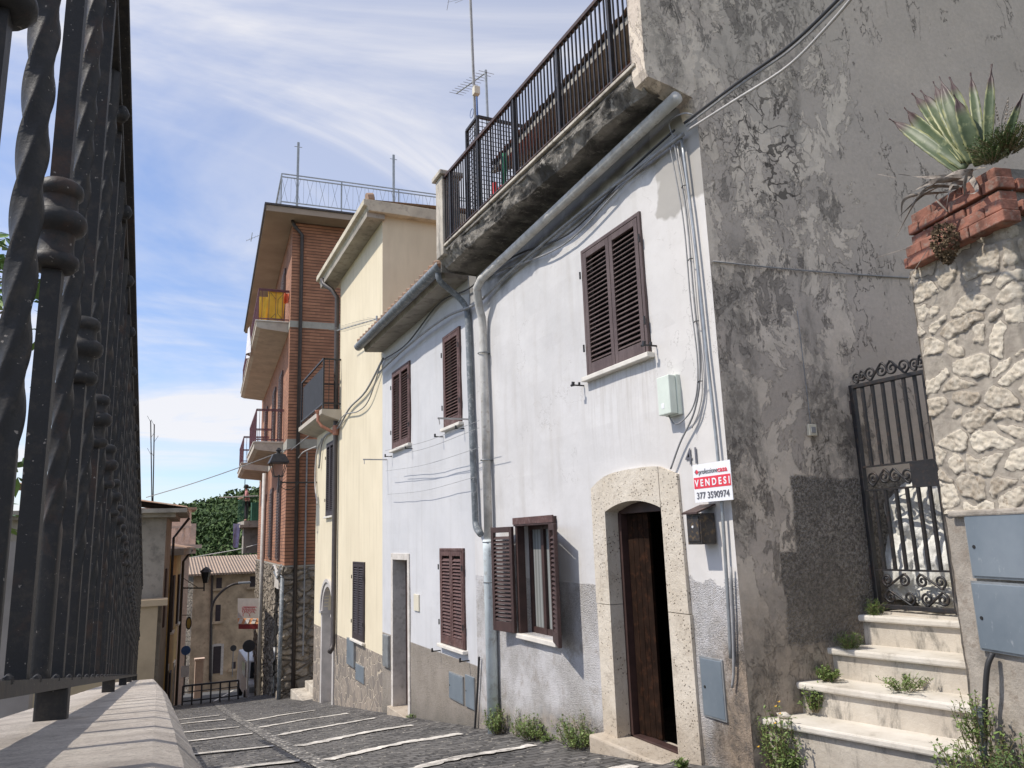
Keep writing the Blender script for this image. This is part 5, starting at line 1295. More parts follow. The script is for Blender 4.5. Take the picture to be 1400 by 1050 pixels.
# agave
ag = thing('agave', 'large agave with dark dry tips growing in the brick topped pillar', 'agave', Pn+LD*.16+Vector((.05, 0, zt_)))
def agleaf(base, tip, w, seed, mat='agave_leaf', bend=.12, name='leaf', sag=None):
    base, tip = Vector(base), Vector(tip); d = tip-base; L = d.length; rnd = random.Random(seed)
    side = d.cross(Vector((0, 0, 1)));
    view = (base+tip)/2; edge = []; side = d.cross(view).normalized(); nrm = side.cross(d.normalized())
    side = (side+nrm*rnd.uniform(-.35, .35)).normalized(); nrm = side.cross(d.normalized()).normalized()
    if nrm.dot(view) > 0: nrm = -nrm
    N = 22; Mx = 6; mb = MB(); tint = []
    for i in range(N+1):
        t = i/N; wd = w*(.62+.75*math.sin(min(1, t*1.15+.05)*math.pi*.55)-.0)*(1-t**2.6)*(1 if t < .86 else max(.12, (1-t)/.14*.6+.1)) if t < 1 else .001
        c = base+d*t+nrm*(bend*L*math.sin(t*math.pi)*.5)+(Vector(sag)*math.sin(t*math.pi) if sag else Vector())
        for j in range(Mx+1):
            s_ = j/Mx*2-1; e = 1+(.07*(i % 2) if abs(s_) == 1 else 0)
            mb.v.append(c+side*s_*wd*.5*e+nrm*(.14*wd*(s_*s_))+nrm*.002*rnd.uniform(-1, 1)); tint.append(t); edge.append(abs(s_)*(.75+.35*rnd.random()))
    for i in range(N):
        for j in range(Mx): a = i*(Mx+1)+j; mb.f.append((a, a+1, a+Mx+2, a+Mx+1))
    mb.a = {'tint': tint, 'edge': edge}; o = mb.build(name, mat, ag, smooth=True); sm = o.modifiers.new('thick', 'SOLIDIFY'); sm.thickness = .006
    return o
def onK(px, py, off): return aP(px, py, Pn+LN*off, LN)
AL = [((1318, 232), (1216, 163), .062, .05), ((1322, 222), (1237, 147), .070, -.02), ((1318, 215), (1247, 128), .055, -.10), ((1322, 215), (1259, 124), .058, -.06), ((1328, 215), (1276, 112), .060, -.10), ((1330, 216), (1285, 105), .066, .0), ((1335, 210), (1298, 106), .046, -.18), ((1338, 220), (1304, 129), .062, .06), ((1341, 205), (1327, 100), .040, -.14), ((1349, 205), (1356, 88), .040, -.06), ((1368, 200), (1398, 128), .032, -.05)]
for i, (b0, t0, w, off) in enumerate(AL): agleaf(onK(*b0, -.10)-Vector((0, 0, .03)), onK(*t0, off-.08), w*1.22, i+1)
for i, (b0, m0, t0, w) in enumerate((((1330, 236), (1300, 238), (1262, 262), .05), ((1345, 228), (1322, 240), (1318, 268), .045), ((1312, 246), (1275, 248), (1248, 262), .045), ((1316, 242), (1262, 242), (1228, 238), .04), ((1322, 244), (1270, 262), (1230, 295), .03), ((1310, 255), (1262, 262), (1222, 330), .028), ((1326, 240), (1335, 262), (1307, 265), .035), ((1312, 255), (1280, 268), (1296, 290), .03), ((1300, 262), (1240, 270), (1232, 300), .03), ((1318, 250), (1300, 255), (1290, 310), .03))):
    pts = catmull([onK(*b0, .0), onK(*m0, .13), onK(*t0, .12)], 7); mb = MB()
    rnd = random.Random(i); 
    for k, p in enumerate(pts):
        t = k/(len(pts)-1); d = (pts[min(k+1, len(pts)-1)]-pts[max(k-1, 0)]).normalized(); sd = d.cross(p.normalized()).normalized(); a = t*2.5+i
        sd = (sd*math.cos(a)+d.cross(sd)*math.sin(a)); wd = w*(1-t**1.5)*.8+.003
        mb.v += [p-sd*wd*.5, p+p.normalized()*-.012*math.sin(a*3), p+sd*wd*.5]
    for k in range(len(pts)-1):
        for j in range(2): a_ = k*3+j; mb.f.append((a_, a_+1, a_+4, a_+3))
    mb.build('dry_leaf', 'dry_leaf', ag, smooth=True)
# dry hanging clump of succulent under the agave
random.seed(5); mb = MB()
cc_ = onK(1292, 330, BO+.07)
for i in range(420):
    t = random.random(); a = random.uniform(0, 6.28); rr = .062*math.sin(math.pi*min(.97, t*.85+.14))
    p = cc_+Vector((math.cos(a)*rr, math.sin(a)*rr, .10-t*.23))
    for k in range(3):
        d = Vector((random.uniform(-1, 1), random.uniform(-1, 1), random.uniform(-1.2, .5))); leafq(mb, p, d, Vector((random.uniform(-1, 1), random.uniform(-1, 1), .2)), .021, .011)
o = mb.build('dried_plant', 'dry_clump'); tag(o, 'brown dried succulent clump hanging over the brick cap', 'plant')
q = onK(1372, 205, -.10); weed(q-Vector((0, 0, .02)), .14, .15, 170, 31, 'feathery green fern beside the agave on the pillar', L=.016, W=.006, mat='fern_leaf', name='fern', cat='plant', group=None)
q = onK(1355, 215, -.02); weed(q-Vector((0, 0, .03)), .09, .08, 60, 32, 'small fern tuft under the agave leaves', L=.014, W=.005, mat='fern_leaf', name='fern', cat='plant', group=None)
q = onK(1370, 190, -.12); rnd = random.Random(4); mb = MB()
for i in range(7):
    tip = q+Vector((rnd.uniform(-.05, .05), rnd.uniform(-.10, .06), rnd.uniform(.12, .30))); mb.tube(catmull([q, (q+tip)/2+Vector((0, .02, 0)), tip], 4), .0015, 3)
    for k in range(5): p = q.lerp(tip, .5+.1*k); mb.lathe(p, [(.003, -.004), (.005, 0), (.003, .004)], 5)
tag(mb.build('dry_stalk', 'dry_leaf'), 'thin dry flower stalks standing behind the agave', 'plant')
for (p0, p1) in (((1246, 338, .12), (1199, 352, .2)), ((1268, 342, .10), (1242, 382, .14)), ((1225, 243, .13), (1200, 238, .16))):
    mb = MB(); mb.tube([onK(*p0), onK(*p1)], .0022, 4); tag(mb.build('dry_twig', 'dry_leaf'), 'dry twig poking out from the brick cap', 'twig', 'dry twigs on the brick cap')
# fig tree behind the railing
ft = thing('fig_tree', 'green leafy fig tree seen through the railing bars', 'tree', (-1.6, 5.2, gz(5)))
mb = MB(); mb.tube(catmull([(-1.7, 5.2, -1.6), (-1.6, 5.3, -.2), (-1.5, 5.2, .8), (-1.3, 5.1, 1.8)], 6), [.09-.0035*i for i in range(19)], 8)
rnd = random.Random(12); lv = MB()
for i in range(46):
    c = aY(rnd.uniform(-260, 38), rnd.uniform(300, 520) if i < 34 else rnd.uniform(610, 720), rnd.uniform(4.6, 6.2))
    mb.tube(catmull([(-1.55, 5.2, max(.2, c.z-.8)), (Vector((-1.5, 5.2, c.z-.4))+c)/2, c], 4), [.02-.0018*k for k in range(9)], 5)
    for k in range(9):
        p = c+Vector((rnd.gauss(0, .14), rnd.gauss(0, .14), rnd.gauss(0, .12))); d = Vector((rnd.uniform(-1, 1), rnd.uniform(-1, 1), rnd.uniform(-.8, .5))).normalized(); up = Vector((rnd.uniform(-.5, .5), rnd.uniform(-.5, .5), 1))
        sd = d.cross(up).normalized(); L = rnd.uniform(.09, .16)
        for ang_, l_, w_ in ((0, 1, .42), (.8, .72, .3), (-.8, .72, .3)):
            leafq(lv, p, d*math.cos(ang_)+sd*math.sin(ang_), up, L*l_, L*w_, .2)
mb.build('trunk', 'bark', ft, smooth=True); lv.build('crown', 'fig_leaf', ft)
gw = MB(); gw.box((-7, 9.2, -4), (-1.02, 9.5, .12)); tag(gw.build('garden_wall', 'garden_wall'), 'plain grey garden wall seen low down through the railing', 'wall')
# ================================================================== FAR END OF THE STREET, LEFT ROW
def seg_house(name, label, A, Bp, z0, z1, mat, depth=7, cat='house'):
    """A near, B far end of the street facade (x, y); body extends to the left"""
    A3, B3 = Vector((*A, 0)), Vector((*Bp, 0)); d = (B3-A3).normalized(); n = Vector((d.y, -d.x, 0))     # n points to the street
    t = thing(name, label, cat, (A[0], A[1], z0)); m = MB(); m.ob(A3-n*depth+Vector((0, 0, z0)), n*depth, B3-A3, (0, 0, z1-z0)); m.build('wall', mat, t)
    return t, A3, d, n, (B3-A3).length
def fbox(t, A3, d, n, u0, u1, z0, z1, o0, o1, mat, name, parent=None):
    m = MB(); m.ob(A3+d*u0+n*o0+Vector((0, 0, z0)), d*(u1-u0), n*(o1-o0), (0, 0, z1-z0)); return m.build(name, mat, parent or t)
def tiles(t, A3, d, n, u0, u1, z, over, depth, rise, mat='terracotta_tile'):
    m = MB()
    def fn(u, v): return A3+d*(u0+u*(u1-u0))+n*(over-v*depth)+Vector((0, 0, z+v*rise+.04*abs(math.sin(u*(u1-u0)*math.pi/.22))))
    m.grid(fn, int((u1-u0)/.055), 4); m.build('roof', mat, t, smooth=True)
t, A3, d, n, L = seg_house('old_house', 'grey rendered house with deep eave behind the far end of the railing', (.33, 25.0), (.56, 29.3), -6, .95, 'grey_wall')
fbox(t, A3, d, n, -.5, L+.3, 1.02, 1.14, -7, .55, 'soffit_grey', 'eave'); fbox(t, A3, d, n, -.3, L+.2, .90, 1.02, -7, .25, 'soffit_grey', 'cornice')
tiles(t, A3, d, n, -.5, L+.3, 1.16, .55, 6, 1.0)
m = MB(); m.tube([A3+d*(L-.2)+n*.55+Vector((0, 0, 1.0)), A3+d*(L-.1)+n*.40+Vector((0, 0, .8)), A3+d*L+n*.08+Vector((0, 0, .35)), A3+d*L+n*.08+Vector((0, 0, -6))], .045, 7); m.build('downpipe', 'brown_pipe', t, smooth=True)
fbox(t, A3, d, n, .9, 1.6, -2.3, -.6, 0, .05, 'dark_shutter', 'shutter')
m = MB(); m.box((-4, 24.2, -6), (.22, 24.8, -1.55)); m.box((-4, 24.1, -1.55), (.46, 24.9, -1.38)); tag(m.build('gate_wall', 'tan_wall'), 'low tan wall with projecting stone coping in front of the grey house', 'wall')
t, A3, d, n, L = seg_house('old_house', 'ochre yellow house with dark shutters in the shaded left row', (.62, 30.5), (1.20, 38.5), -8, -.25, 'ochre_wall')
tiles(t, A3, d, n, -.2, L+.2, .0, .5, 6, 1.1); fbox(t, A3, d, n, -.2, L+.2, -.25, -.02, -6, .42, 'soffit_grey', 'eave')
for u0, u1, z0, z1 in ((1.2, 2.1, -3.0, -1.0), (5.6, 6.6, -3.1, -1.1)):
    w_ = fbox(t, A3, d, n, u0, u1, z0, z1, 0, .08, 'black_shutter', 'shutter'); fbox(t, A3, d, n, u0-.1, u1+.1, z0-.08, z0, 0, .14, 'marble_sill', 'sill', w_)
for u0, u1, z1 in ((.5, 1.3, -4.1), (5.3, 6.3, -4.6)):
    w_ = fbox(t, A3, d, n, u0, u1, -8, z1, 0, .05, 'marble_sill', 'doorway'); fbox(t, A3, d, n, u0+.15, u1-.15, -8, z1-.2, .05, .06, 'dark_shutter', 'door_leaf', w_)
fbox(t, A3, d, n, 2.6, 3.3, -5.9, -4.6, 0, .06, 'black_shutter', 'shutter')
m = MB(); m.tube([A3+d*(L-.3)+n*.45+Vector((0, 0, -.1)), A3+d*(L-.2)+n*.1+Vector((0, 0, -.6)), A3+d*(L-.2)+n*.1+Vector((0, 0, -8))], .06, 7); m.build('downpipe', 'brown_pipe', t, smooth=True)
# pink corner building with balustrade
A = aY(250, 700, 43); C_ = aY(262, 700, 43)
t = thing('corner_building', 'pink and cream corner building with a balustrade and roof turret', 'building', (C_.x, 43, gz(43)))
zz = lambda y, Y=43: aY(258, y, Y).z
m = MB(); m.box((-5, 43, -10), (A.x, 50, zz(768))); m.build('wall', 'pink_wall', t)
m = MB(); m.box((A.x, 42.98, -10), (C_.x, 50, zz(752))); m.build('corner_pilaster', 'pink_pale', t)
m = MB(); m.box((-5, 42.4, zz(750)), (aY(276, 745, 42.4).x, 51, zz(745))); m.box((-5, 42.6, zz(757)), (aY(268, 750, 42.6).x, 50.8, zz(750)-.001)); m.build('cornice', 'pink_pale', t)
m = MB(); m.box((-5, 42.9, zz(722)), (aY(264, 745, 42.9).x, 43.1, zz(719))); m.box((-5, 42.9, zz(745)), (aY(264, 745, 42.9).x, 43.1, zz(741)))
for i in range(14): x = aY(263, 730, 42.9).x-i*.32; m.lathe((x-.1, 43, zz(741)), [(.06, 0), (.10, .25), (.05, .45), (.09, zz(722)-zz(741))], 7)
x = aY(262, 730, 42.9).x; m.box((x-.05, 42.85, zz(745)), (x+.2, 43.15, zz(716))); m.build('balustrade', 'pink_pale', t)
m = MB(); x1 = aY(261, 720, 46).x; m.box((x1-2.6, 46, zz(745)), (x1, 49, aY(258, 697, 46).z)); m.build('turret', 'pink_pale', t)
m = MB(); m.box((x1-2.9, 45.7, aY(258, 697, 46).z), (x1+.25, 49.3, aY(258, 694, 46).z)); m.prism([(x1-1.6, 46, aY(258, 694, 46).z), (x1-.3, 46, aY(258, 694, 46).z), (x1-.9, 46, aY(258, 688, 46).z)], (0, 2, 0)); m.build('turret_roof', 'terracotta_tile', t)
# stone house closing the street
SH = 54.0
t = thing('stone_house', 'old beige stone house with terracotta roof closing the view down the street', 'house', (aY(300, 900, SH).x, SH, gz(SH)))
p = lambda px, py, Y=SH: aY(px, py, Y)
xl, xr = p(262, 850).x, p(352, 850).x+9; ze = p(300, 783).z
m = MB(); m.box((xl, SH, -13), (xr, SH+9, ze)); m.build('wall', 'stone_house_wall', t)
xll = p(237, 850, SH+6).x
m = MB(); m.prism([(xl, SH+.01, -13), (xll, SH+6, -13), (xll, SH+9, -13), (xl, SH+9, -13)], (0, 0, ze+13)); m.build('side_wall', 'dark_rubble', t)  # dark rubble whose tone also stands in for shade on this face
m = MB(); m.quad((xl-.3, SH-.5, ze), (xr, SH-.5, ze), (xr, SH+6, ze+1.0), (xl-.3, SH+6, ze+1.0)); m.prism([(xl-.3, SH-.5, ze), (xl-.3, SH+6, ze+1.0), (xll-.4, SH+6.2, ze+.35)], (0, 0, -.06)); m.box((xl-.3, SH-.5, ze-.12), (xr, SH-.3, ze-.003)); m.build('roof', 'pale_tile', t)
def shw(x0, y0, x1, y1, door=False):
    a, b = p(x0, y0), p(x1, y1); m = MB(); m.box((a.x, SH-.04, b.z), (b.x, SH+.02, a.z)); w = m.build('door' if door else 'window', 'black_shutter', t)
    m = MB(); m.box((a.x-.16, SH-.02, b.z-.12), (a.x, SH+.02, a.z+.12)); m.box((b.x, SH-.02, b.z-.12), (b.x+.16, SH+.02, a.z+.12)); m.box((a.x, SH-.02, a.z), (b.x, SH+.02, a.z+.16))
    if not door: m.box((a.x-.2, SH-.2, b.z-.14), (b.x+.2, SH, b.z))
    m.build('frame', 'chalky_frame' if door else 'stone_house_wall', w)
shw(296, 790, 303, 804); shw(342, 788, 350, 802); shw(295, 827, 301, 849); shw(292, 884, 301, 920, True); shw(317, 905, 322, 914)
m = MB(); m.tube([p(290, 784, SH-.1), p(289, 850, SH-.1), p(288, 935, SH-.1)], .07, 6); m.build('downpipe', 'brown_pipe', t)
# curved street light
sl_ = thing('street_light', 'tall curved arm street light in front of the beige stone house', 'street lamp', p(287, 930, 50))
m = MB(); q0 = p(287, 930, 50); m.tube(catmull([Vector((q0.x, 50, q0.z)), p(288, 870, 50), p(290, 830, 50), p(300, 812, 50), p(316, 800, 50), p(330, 797, 50)], 5), .07, 7); m.build('pole', 'brown_pipe', sl_, smooth=True)
q = p(334, 797, 50); m = MB(); m.ob(q+Vector((-.35, -.12, -.05)), (.7, 0, 0), (0, .24, 0), (0, 0, .12)); m.build('lamp_head', 'galvanised', sl_, bevel=.03)
# lantern on the pink building
ll = thing('street_lantern', 'hanging lantern on a long arm from the shaded left row', 'street lamp', aY(282, 790, 36)); P36 = lambda px, py: aY(px, py, 36)
m = MB(); m.tube([P36(250, 804), P36(279, 804)], .03, 6); m.tube([P36(250, 790), P36(270, 803)], .015, 5); m.tube([P36(279, 808), P36(279, 797)], .03, 6); m.build('arm', 'black_iron', ll)
q = P36(281, 797); m = MB(); m.lathe(q, [(.10, 0), (.20, .45)], 6); m.build('glass', 'glass_dark', ll); m = MB(); m.lathe(q+Vector((0, 0, .451)), [(.27, 0), (.14, .14), (.03, .22)], 6); m.build('hood', 'black_iron', ll)
# oval hanging sign, round road signs, fire notice
os_ = thing('hanging_sign', 'small oval sign hanging from a bracket on the left row', 'sign', aY(257, 852, 34))
m = MB(); q = aY(258, 852, 34); m.v = []; 
prf = [(q.x+.11*math.cos(a), 34, q.z+.25*math.sin(a)) for a in [k*math.pi/10 for k in range(20)]]; m.prism(prf, (0, .04, 0)); m.build('plate', 'black_iron', os_)
m = MB(); m.prism([(q.x+.07*math.cos(a), 33.985, q.z+.19*math.sin(a)) for a in [k*math.pi/10 for k in range(20)]], (0, .01, 0)); m.build('face', 'sign_yellow', os_); m = MB(); m.tube([aY(249, 841, 34), aY(261, 841, 34)], .015, 5); m.build('bracket', 'black_iron', os_)
def roundsign(label, px, py, Y, r, face, pole_to):
    o = thing('road_sign', label, 'road sign', aY(px, pole_to, Y)); q = aY(px, py, Y); m = MB(); m.tube([(q.x, Y, q.z-r), (q.x, Y, q.z+r*.6), (q.x, Y, aY(px, pole_to, Y).z)], .03, 6); m.build('pole', 'cable_grey', o)
    m = MB(); m.lathe((q.x, Y-.06, q.z), [(r, 0), (r, .03)], 22, axis=1); m.build('disc', face, o); return o, q
roundsign('round blue road sign on a pole beside the shaded left row', 254, 889, 33, .17, 'sign_blue', 950)
o, q = roundsign('round road sign seen from its dark back by the white vehicle', 340, 883, 29.5, .21, 'sign_back', 942)
roundsign('small dark oval traffic mirror on a post by the stone house wall', 319, 886, 48, .17, 'sign_back', 925)
q = aY(253, 918, 32.5); m = MB(); m.box((q.x-.14, 32.5, q.z-.2), (q.x+.14, 32.52, q.z+.2)); tag(m.build('notice', 'white_sign'), 'white paper notice low on the pole of the left row', 'notice')
for px in (273,):
    a = aY(px, 903 if px == 273 else 925, 40); b = aY(px, 945, 40); m = MB(); m.box((a.x-.18, 40, b.z-.3), (a.x+.18, 40.36, a.z)); m.box((a.x-.22, 39.96, a.z), (a.x+.22, 40.4, a.z+.08))
    tag(m.build('stone_post', 'pink_pale'), 'pale square stone gate post in front of the dark rubble wall' if px == 273 else 'short pale stone block at the foot of the pink corner', 'post')
# barrier across the street end
YB = 26.2
bar_ = thing('street_barrier', 'black metal pedestrian barrier rail closing the end of the paved street', 'barrier', (2, YB, gz(YB)))
xa, xb_ = aY(250, 940, YB).x, aY(326, 940, YB).x; zt, zb = aY(290, 934, YB).z, gz(YB)
m = MB(); m.bar((xa, YB, zt), (xb_, YB, zt), .05); m.bar((xa, YB, zb+.12), (xb_, YB, zb+.12), .035); m.bar((xa, YB, (zt+zb)/2+.1), (xb_, YB, (zt+zb)/2+.1), .025); m.build('rails', 'black_iron', bar_)
for i in range(7): x = xa+(xb_-xa)*i/6; m = MB(); m.bar((x, YB, zb-.1), (x, YB, zt), .045); m.build('post', 'black_iron', bar_)
# road marking on the lower road
def rmark(p0, p1, w=.13):
    m = MB(); a = Vector(p0); b = Vector(p1); d_ = (b-a).normalized(); s_ = Vector((d_.y, -d_.x, 0))*w/2; N = 10
    for i in range(N+1):
        q = a.lerp(b, i/N)
        for e in (-1, 1): r = q+s_*e; m.v.append(Vector((r.x, r.y, gz(r.y)+.022)))
    for i in range(N): m.f.append((2*i, 2*i+1, 2*i+3, 2*i+2))
    tag(m.build('road_marking', 'white_band_stone'), kind='structure')
rmark((1.5, 33.5, 0), (4.9, 52, 0)); rmark((2.3, 33, 0), (7.3, 52, 0), .1)
# white van, partly hidden by the pole
vx, vy = aY(352, 935, 33.5).x+.42, 33.5; vz = gz(33.5)+.02
van = thing('parked_van', 'white van parked half hidden behind the brick building corner', 'van', (vx, vy, vz))
m = MB(); pr = [(0, .35), (.05, .95), (.35, 1.05), (.75, 1.75), (3.9, 1.85), (4.1, 1.5), (4.15, .35)]
m.prism([(vx-.8, vy+y, vz+z) for y, z in pr], (1.6, 0, 0)); m.build('body', 'car_white', van, bevel=.06)
m = MB(); m.quad((vx-.68, vy+.37, vz+1.12), (vx+.68, vy+.37, vz+1.12), (vx+.62, vy+.70, vz+1.68), (vx-.62, vy+.70, vz+1.68)); m.v = [v+Vector((0, -.03, .01)) for v in m.v]; m.build('windscreen', 'glass_dark', van)
m = MB(); m.box((vx-.815, vy+.9, vz+1.1), (vx-.802, vy+2.0, vz+1.62)); m.build('side_window', 'glass_dark', van)
for sx in (-1, 1):
    for yy in (.75, 3.3):
        m = MB(); m.lathe((vx+sx*.74-.1, vy+yy, vz+.32), [(.2, 0), (.32, .02), (.32, .18), (.2, .2)], 18, axis=0); m.build('wheel', 'rubber', van)
    m = MB(); m.box((vx+sx*.6-.12, vy-.012, vz+.62), (vx+sx*.6+.12, vy+.04, vz+.84)); m.build('headlight', 'galvanised', van, bevel=.01)
# shop blind with faded pink lettering and striped valance
aw_ = thing('shop_awning', 'white shop blind with faded pink lettering over a red valance', 'awning', aY(340, 820, 31))
Q = lambda px, py, Y=31: aY(px, py, Y)
def panel(m, x0, y0, x1, y1, Ya, Yb): m.quad(Q(x0, y0, Ya), Q(x1, y0, Ya), Q(x1, y1, Yb), Q(x0, y1, Yb))
m = MB(); panel(m, 325, 818, 356, 845, 31.2, 31.0); m.build('blind', 'awning_cloth', aw_)
m = MB(); panel(m, 325, 845.3, 356, 853, 30.99, 30.8); m.build('striped_band', 'awning_orange', aw_)
for i in range(3):
    m = MB(); m.quad(Q(328+i*9, 845.6, 30.96), Q(333+i*9, 845.6, 30.96), Q(330+i*9, 852.6, 30.77), Q(325+i*9, 852.6, 30.77)); m.build('stripe', 'awning_cloth', aw_)
m = MB(); panel(m, 326, 853.3, 356, 860, 30.8, 30.75); m.build('valance', 'awning_red', aw_)
xq, zq = Q(331.5, 833, 30.95), 0
m = MB(); rnd = random.Random(9)
for r_, (y_, n_, h_) in enumerate(((831.5, 9, 2.0), (835.5, 7, 2.2), (840.2, 2, 3.8))):
    for k in range(n_):
        x_ = 333+k*(18/ n_)+(3 if r_ == 2 else 0); c = Q(x_, y_, 30.94-.0); w2 = (.045 if r_ < 2 else .10)
        ring = [(c.x+w2*math.cos(a), c.y, c.z+w2*(1.2 if r_ < 2 else 1)*math.sin(a)) for a in [j*math.pi/5+rnd.random()*.3 for j in range(7)]]; m.tube(ring, .014, 4)
m.build('faded_lettering', 'pink_ink', aw_)
# projecting concrete balcony house beyond the brick building, with a person
bh = thing('concrete_house', 'grey house with green screened balcony behind the brick building', 'house', (5, 38, gz(38)))
q0, q1 = aY(327, 712, 37), aY(360, 712, 37)
m = MB(); m.box((q1.x-.1, 37.2, -9), (q1.x+6, 38, q0.z+.3)); m.box((aY(333, 740, 37).x, 37.05, aY(333, 757, 37).z), (q1.x, 37.7, q0.z-.1)); m.build('wall', 'grey_wall', bh)
m = MB(); m.box((q0.x-.05, 36.0, q0.z-.32), (q1.x, 39, q0.z-.20)); m.box((q0.x+.12, 36.1, q0.z-.20), (q1.x, 39, q0.z-.03)); bs = m.build('balcony', 'soffit_grey', bh)
m = MB(); zr = q0.z+1.0
m.bar((q0.x+.1, 36.1, zr), (q1.x, 36.1, zr), .03); m.bar((q0.x+.1, 36.1, zr), (q0.x+.1, 38.9, zr), .03)
for i in range(9): m.bar((q0.x+.1+i*.14, 36.1, q0.z-.03), (q0.x+.1+i*.14, 36.1, zr), .012)
for i in range(12): m.bar((q0.x+.1, 36.2+i*.24, q0.z-.03), (q0.x+.1, 36.2+i*.24, zr), .012)
m.bar((q0.x+.1, 36.1, q0.z-.03), (q0.x+.1, 36.1, zr+1.2), .03)
m.build('balcony_railing', 'green_screen', bs)
m = MB(); m.box((q1.x-.35, 38.6, q0.z), (q1.x+.2, 38.9, zr-.1)); m.build('screen', 'green_screen', bs)
for dy in (-.15, .25): tag(MB().tube([aY(300, 680, 36.3+dy), aY(353, 678, 36.3+dy)], .025, 5).build('drying_pole', 'cable_pale'), 'long pole jutting out from the green balcony', 'pole', 'drying poles of the green balcony')
cloth('hanging_cloth', aY(319, 716, 36.4), (1, .3, 0), .32, 1.05, 'lilac_cloth', 'pale lilac garment hanging from the green balcony', .04); 
# person
pe = thing('person', 'person in a pink patterned blouse and dark trousers standing at the green balcony rail', 'person', aY(337, 712, 37))
p0 = Vector((aY(336, 712, 37).x, 37.0, q0.z-.03)); hh = 1.62
def skin(name, verts, edges, radii, mat, parent, sub=1):
    me = bpy.data.meshes.new(name); off = root_loc(parent); me.from_pydata([tuple(Vector(v)-off) for v in verts], edges, []); me.update()
    o = bpy.data.objects.new(name, me); COL.objects.link(o); o.parent = parent; me.materials.append(MT[mat])
    s_ = o.modifiers.new('skin', 'SKIN'); s_.use_smooth_shade = True
    for i, r in enumerate(radii): me.skin_vertices[0].data[i].radius = (r, r) if not isinstance(r, tuple) else r
    me.skin_vertices[0].data[0].use_root = True
    u = o.modifiers.new('sub', 'SUBSURF'); u.levels = sub; u.render_levels = sub; return o
def PP(x, y, z): return p0+Vector((x, y, z))
V = [PP(0, 0, .86), PP(0, 0, 1.05), PP(0, 0, 1.25), PP(-.01, 0, 1.36), PP(-.03, -.01, 1.42), PP(-.05, -.02, 1.50), PP(-.05, -.02, 1.58),
     PP(.0, -.17, 1.32), PP(-.06, -.24, 1.06), PP(-.28, -.20, 1.02), PP(-.36, -.16, 1.03), PP(.0, .17, 1.32), PP(-.06, .22, 1.06), PP(-.28, .16, 1.02), PP(-.36, .12, 1.03),
     PP(0, -.09, .80), PP(.01, -.10, .45), PP(.02, -.10, .07), PP(-.10, -.11, .03), PP(0, .09, .80), PP(.0, .10, .45), PP(.02, .11, .07), PP(-.10, .12, .03)]
Eg = [(0, 1), (1, 2), (2, 3), (3, 4), (4, 5), (5, 6), (2, 7), (7, 8), (8, 9), (9, 10), (2, 11), (11, 12), (12, 13), (13, 14), (0, 15), (15, 16), (16, 17), (17, 18), (0, 19), (19, 20), (20, 21), (21, 22)]
Rr_ = [.14, .12, .13, .06, .05, .085, .085, .06, .042, .034, .028, .06, .042, .034, .028, .09, .06, .042, .035, .09, .06, .042, .035]
skin('body', V, Eg, Rr_, 'skin', pe)
skin('blouse', [V[i] for i in (0, 1, 2, 3, 7, 8, 11, 12)], [(0, 1), (1, 2), (2, 3), (2, 4), (4, 5), (2, 6), (6, 7)], [.19, .155, .165, .07, .075, .06, .075, .06], 'blouse', pe)
skin('trousers', [V[0]+Vector((0, 0, .02)), V[15], V[16], V[17], V[19], V[20], V[21]], [(0, 1), (1, 2), (2, 3), (0, 4), (4, 5), (5, 6)], [.16, .11, .08, .065, .11, .08, .065], 'trousers', pe)
m = MB(); m.lathe(V[6]+Vector((.02, 0, -.10)), [(.05, -.03), (.105, .02), (.115, .08), (.10, .14), (.05, .18)], 12); m.build('hair', 'hair', pe, smooth=True)
m = MB(); m.lathe(V[5]+Vector((-.10, -.0, .02)), [(.012, -.02), (.006, .02)], 6); m.build('nose', 'skin', pe)

# ================================================================== HILL WITH WOOD
hl = MB()
def hillf(u, v):
    x = -120+u*320; y = 130+v*190
    t = max(0, 1-((x-62)/170)**2); b_ = math.exp(-((y-235)/75)**2)
    return (x, y, -16+33*b_*(.35+.65*t)*(.85+.2*fbm((x*.02, y*.02, 0), 3)))
hl.grid(hillf, 60, 40); tag(hl.build('hill', 'terrain', smooth=True), kind='structure')
rnd = random.Random(21); fo = MB()
def add_tree(x, y, r, n):
    t = max(0, 1-((x-62)/170)**2); b_ = math.exp(-((y-235)/75)**2); z = -16+33*b_*(.35+.65*t)*(.85+.2*fbm((x*.02, y*.02, 0), 3))+r*.55
    for i in range(n):
        a = rnd.uniform(0, 6.28); cz = rnd.uniform(-.4, 1); s_ = math.sqrt(max(0, 1-cz*cz)); c = Vector((x+r*s_*math.cos(a), y+r*s_*math.sin(a), z+r*cz*.9))*1.0
        k = r*rnd.uniform(.16, .32); d = Vector((rnd.uniform(-1, 1), rnd.uniform(-1, 1), rnd.uniform(-.2, 1))).normalized(); q = d.orthogonal().normalized(); w = d.cross(q)
        fo.add([c+q*k, c-q*k*.5+w*k*.8, c-q*k*.7-w*k*.8, c+d*k*.6], [(0, 1, 3), (1, 2, 3), (2, 0, 3)])
for i in range(5200):
    x = rnd.uniform(-25, 65); y = rnd.uniform(165, 240); add_tree(x, y, rnd.uniform(1.3, 2.7), 14)
tag(fo.build('hillside_wood', 'forest_leaf'), 'dense dark green wood covering the far hillside', 'wood', kind='stuff')

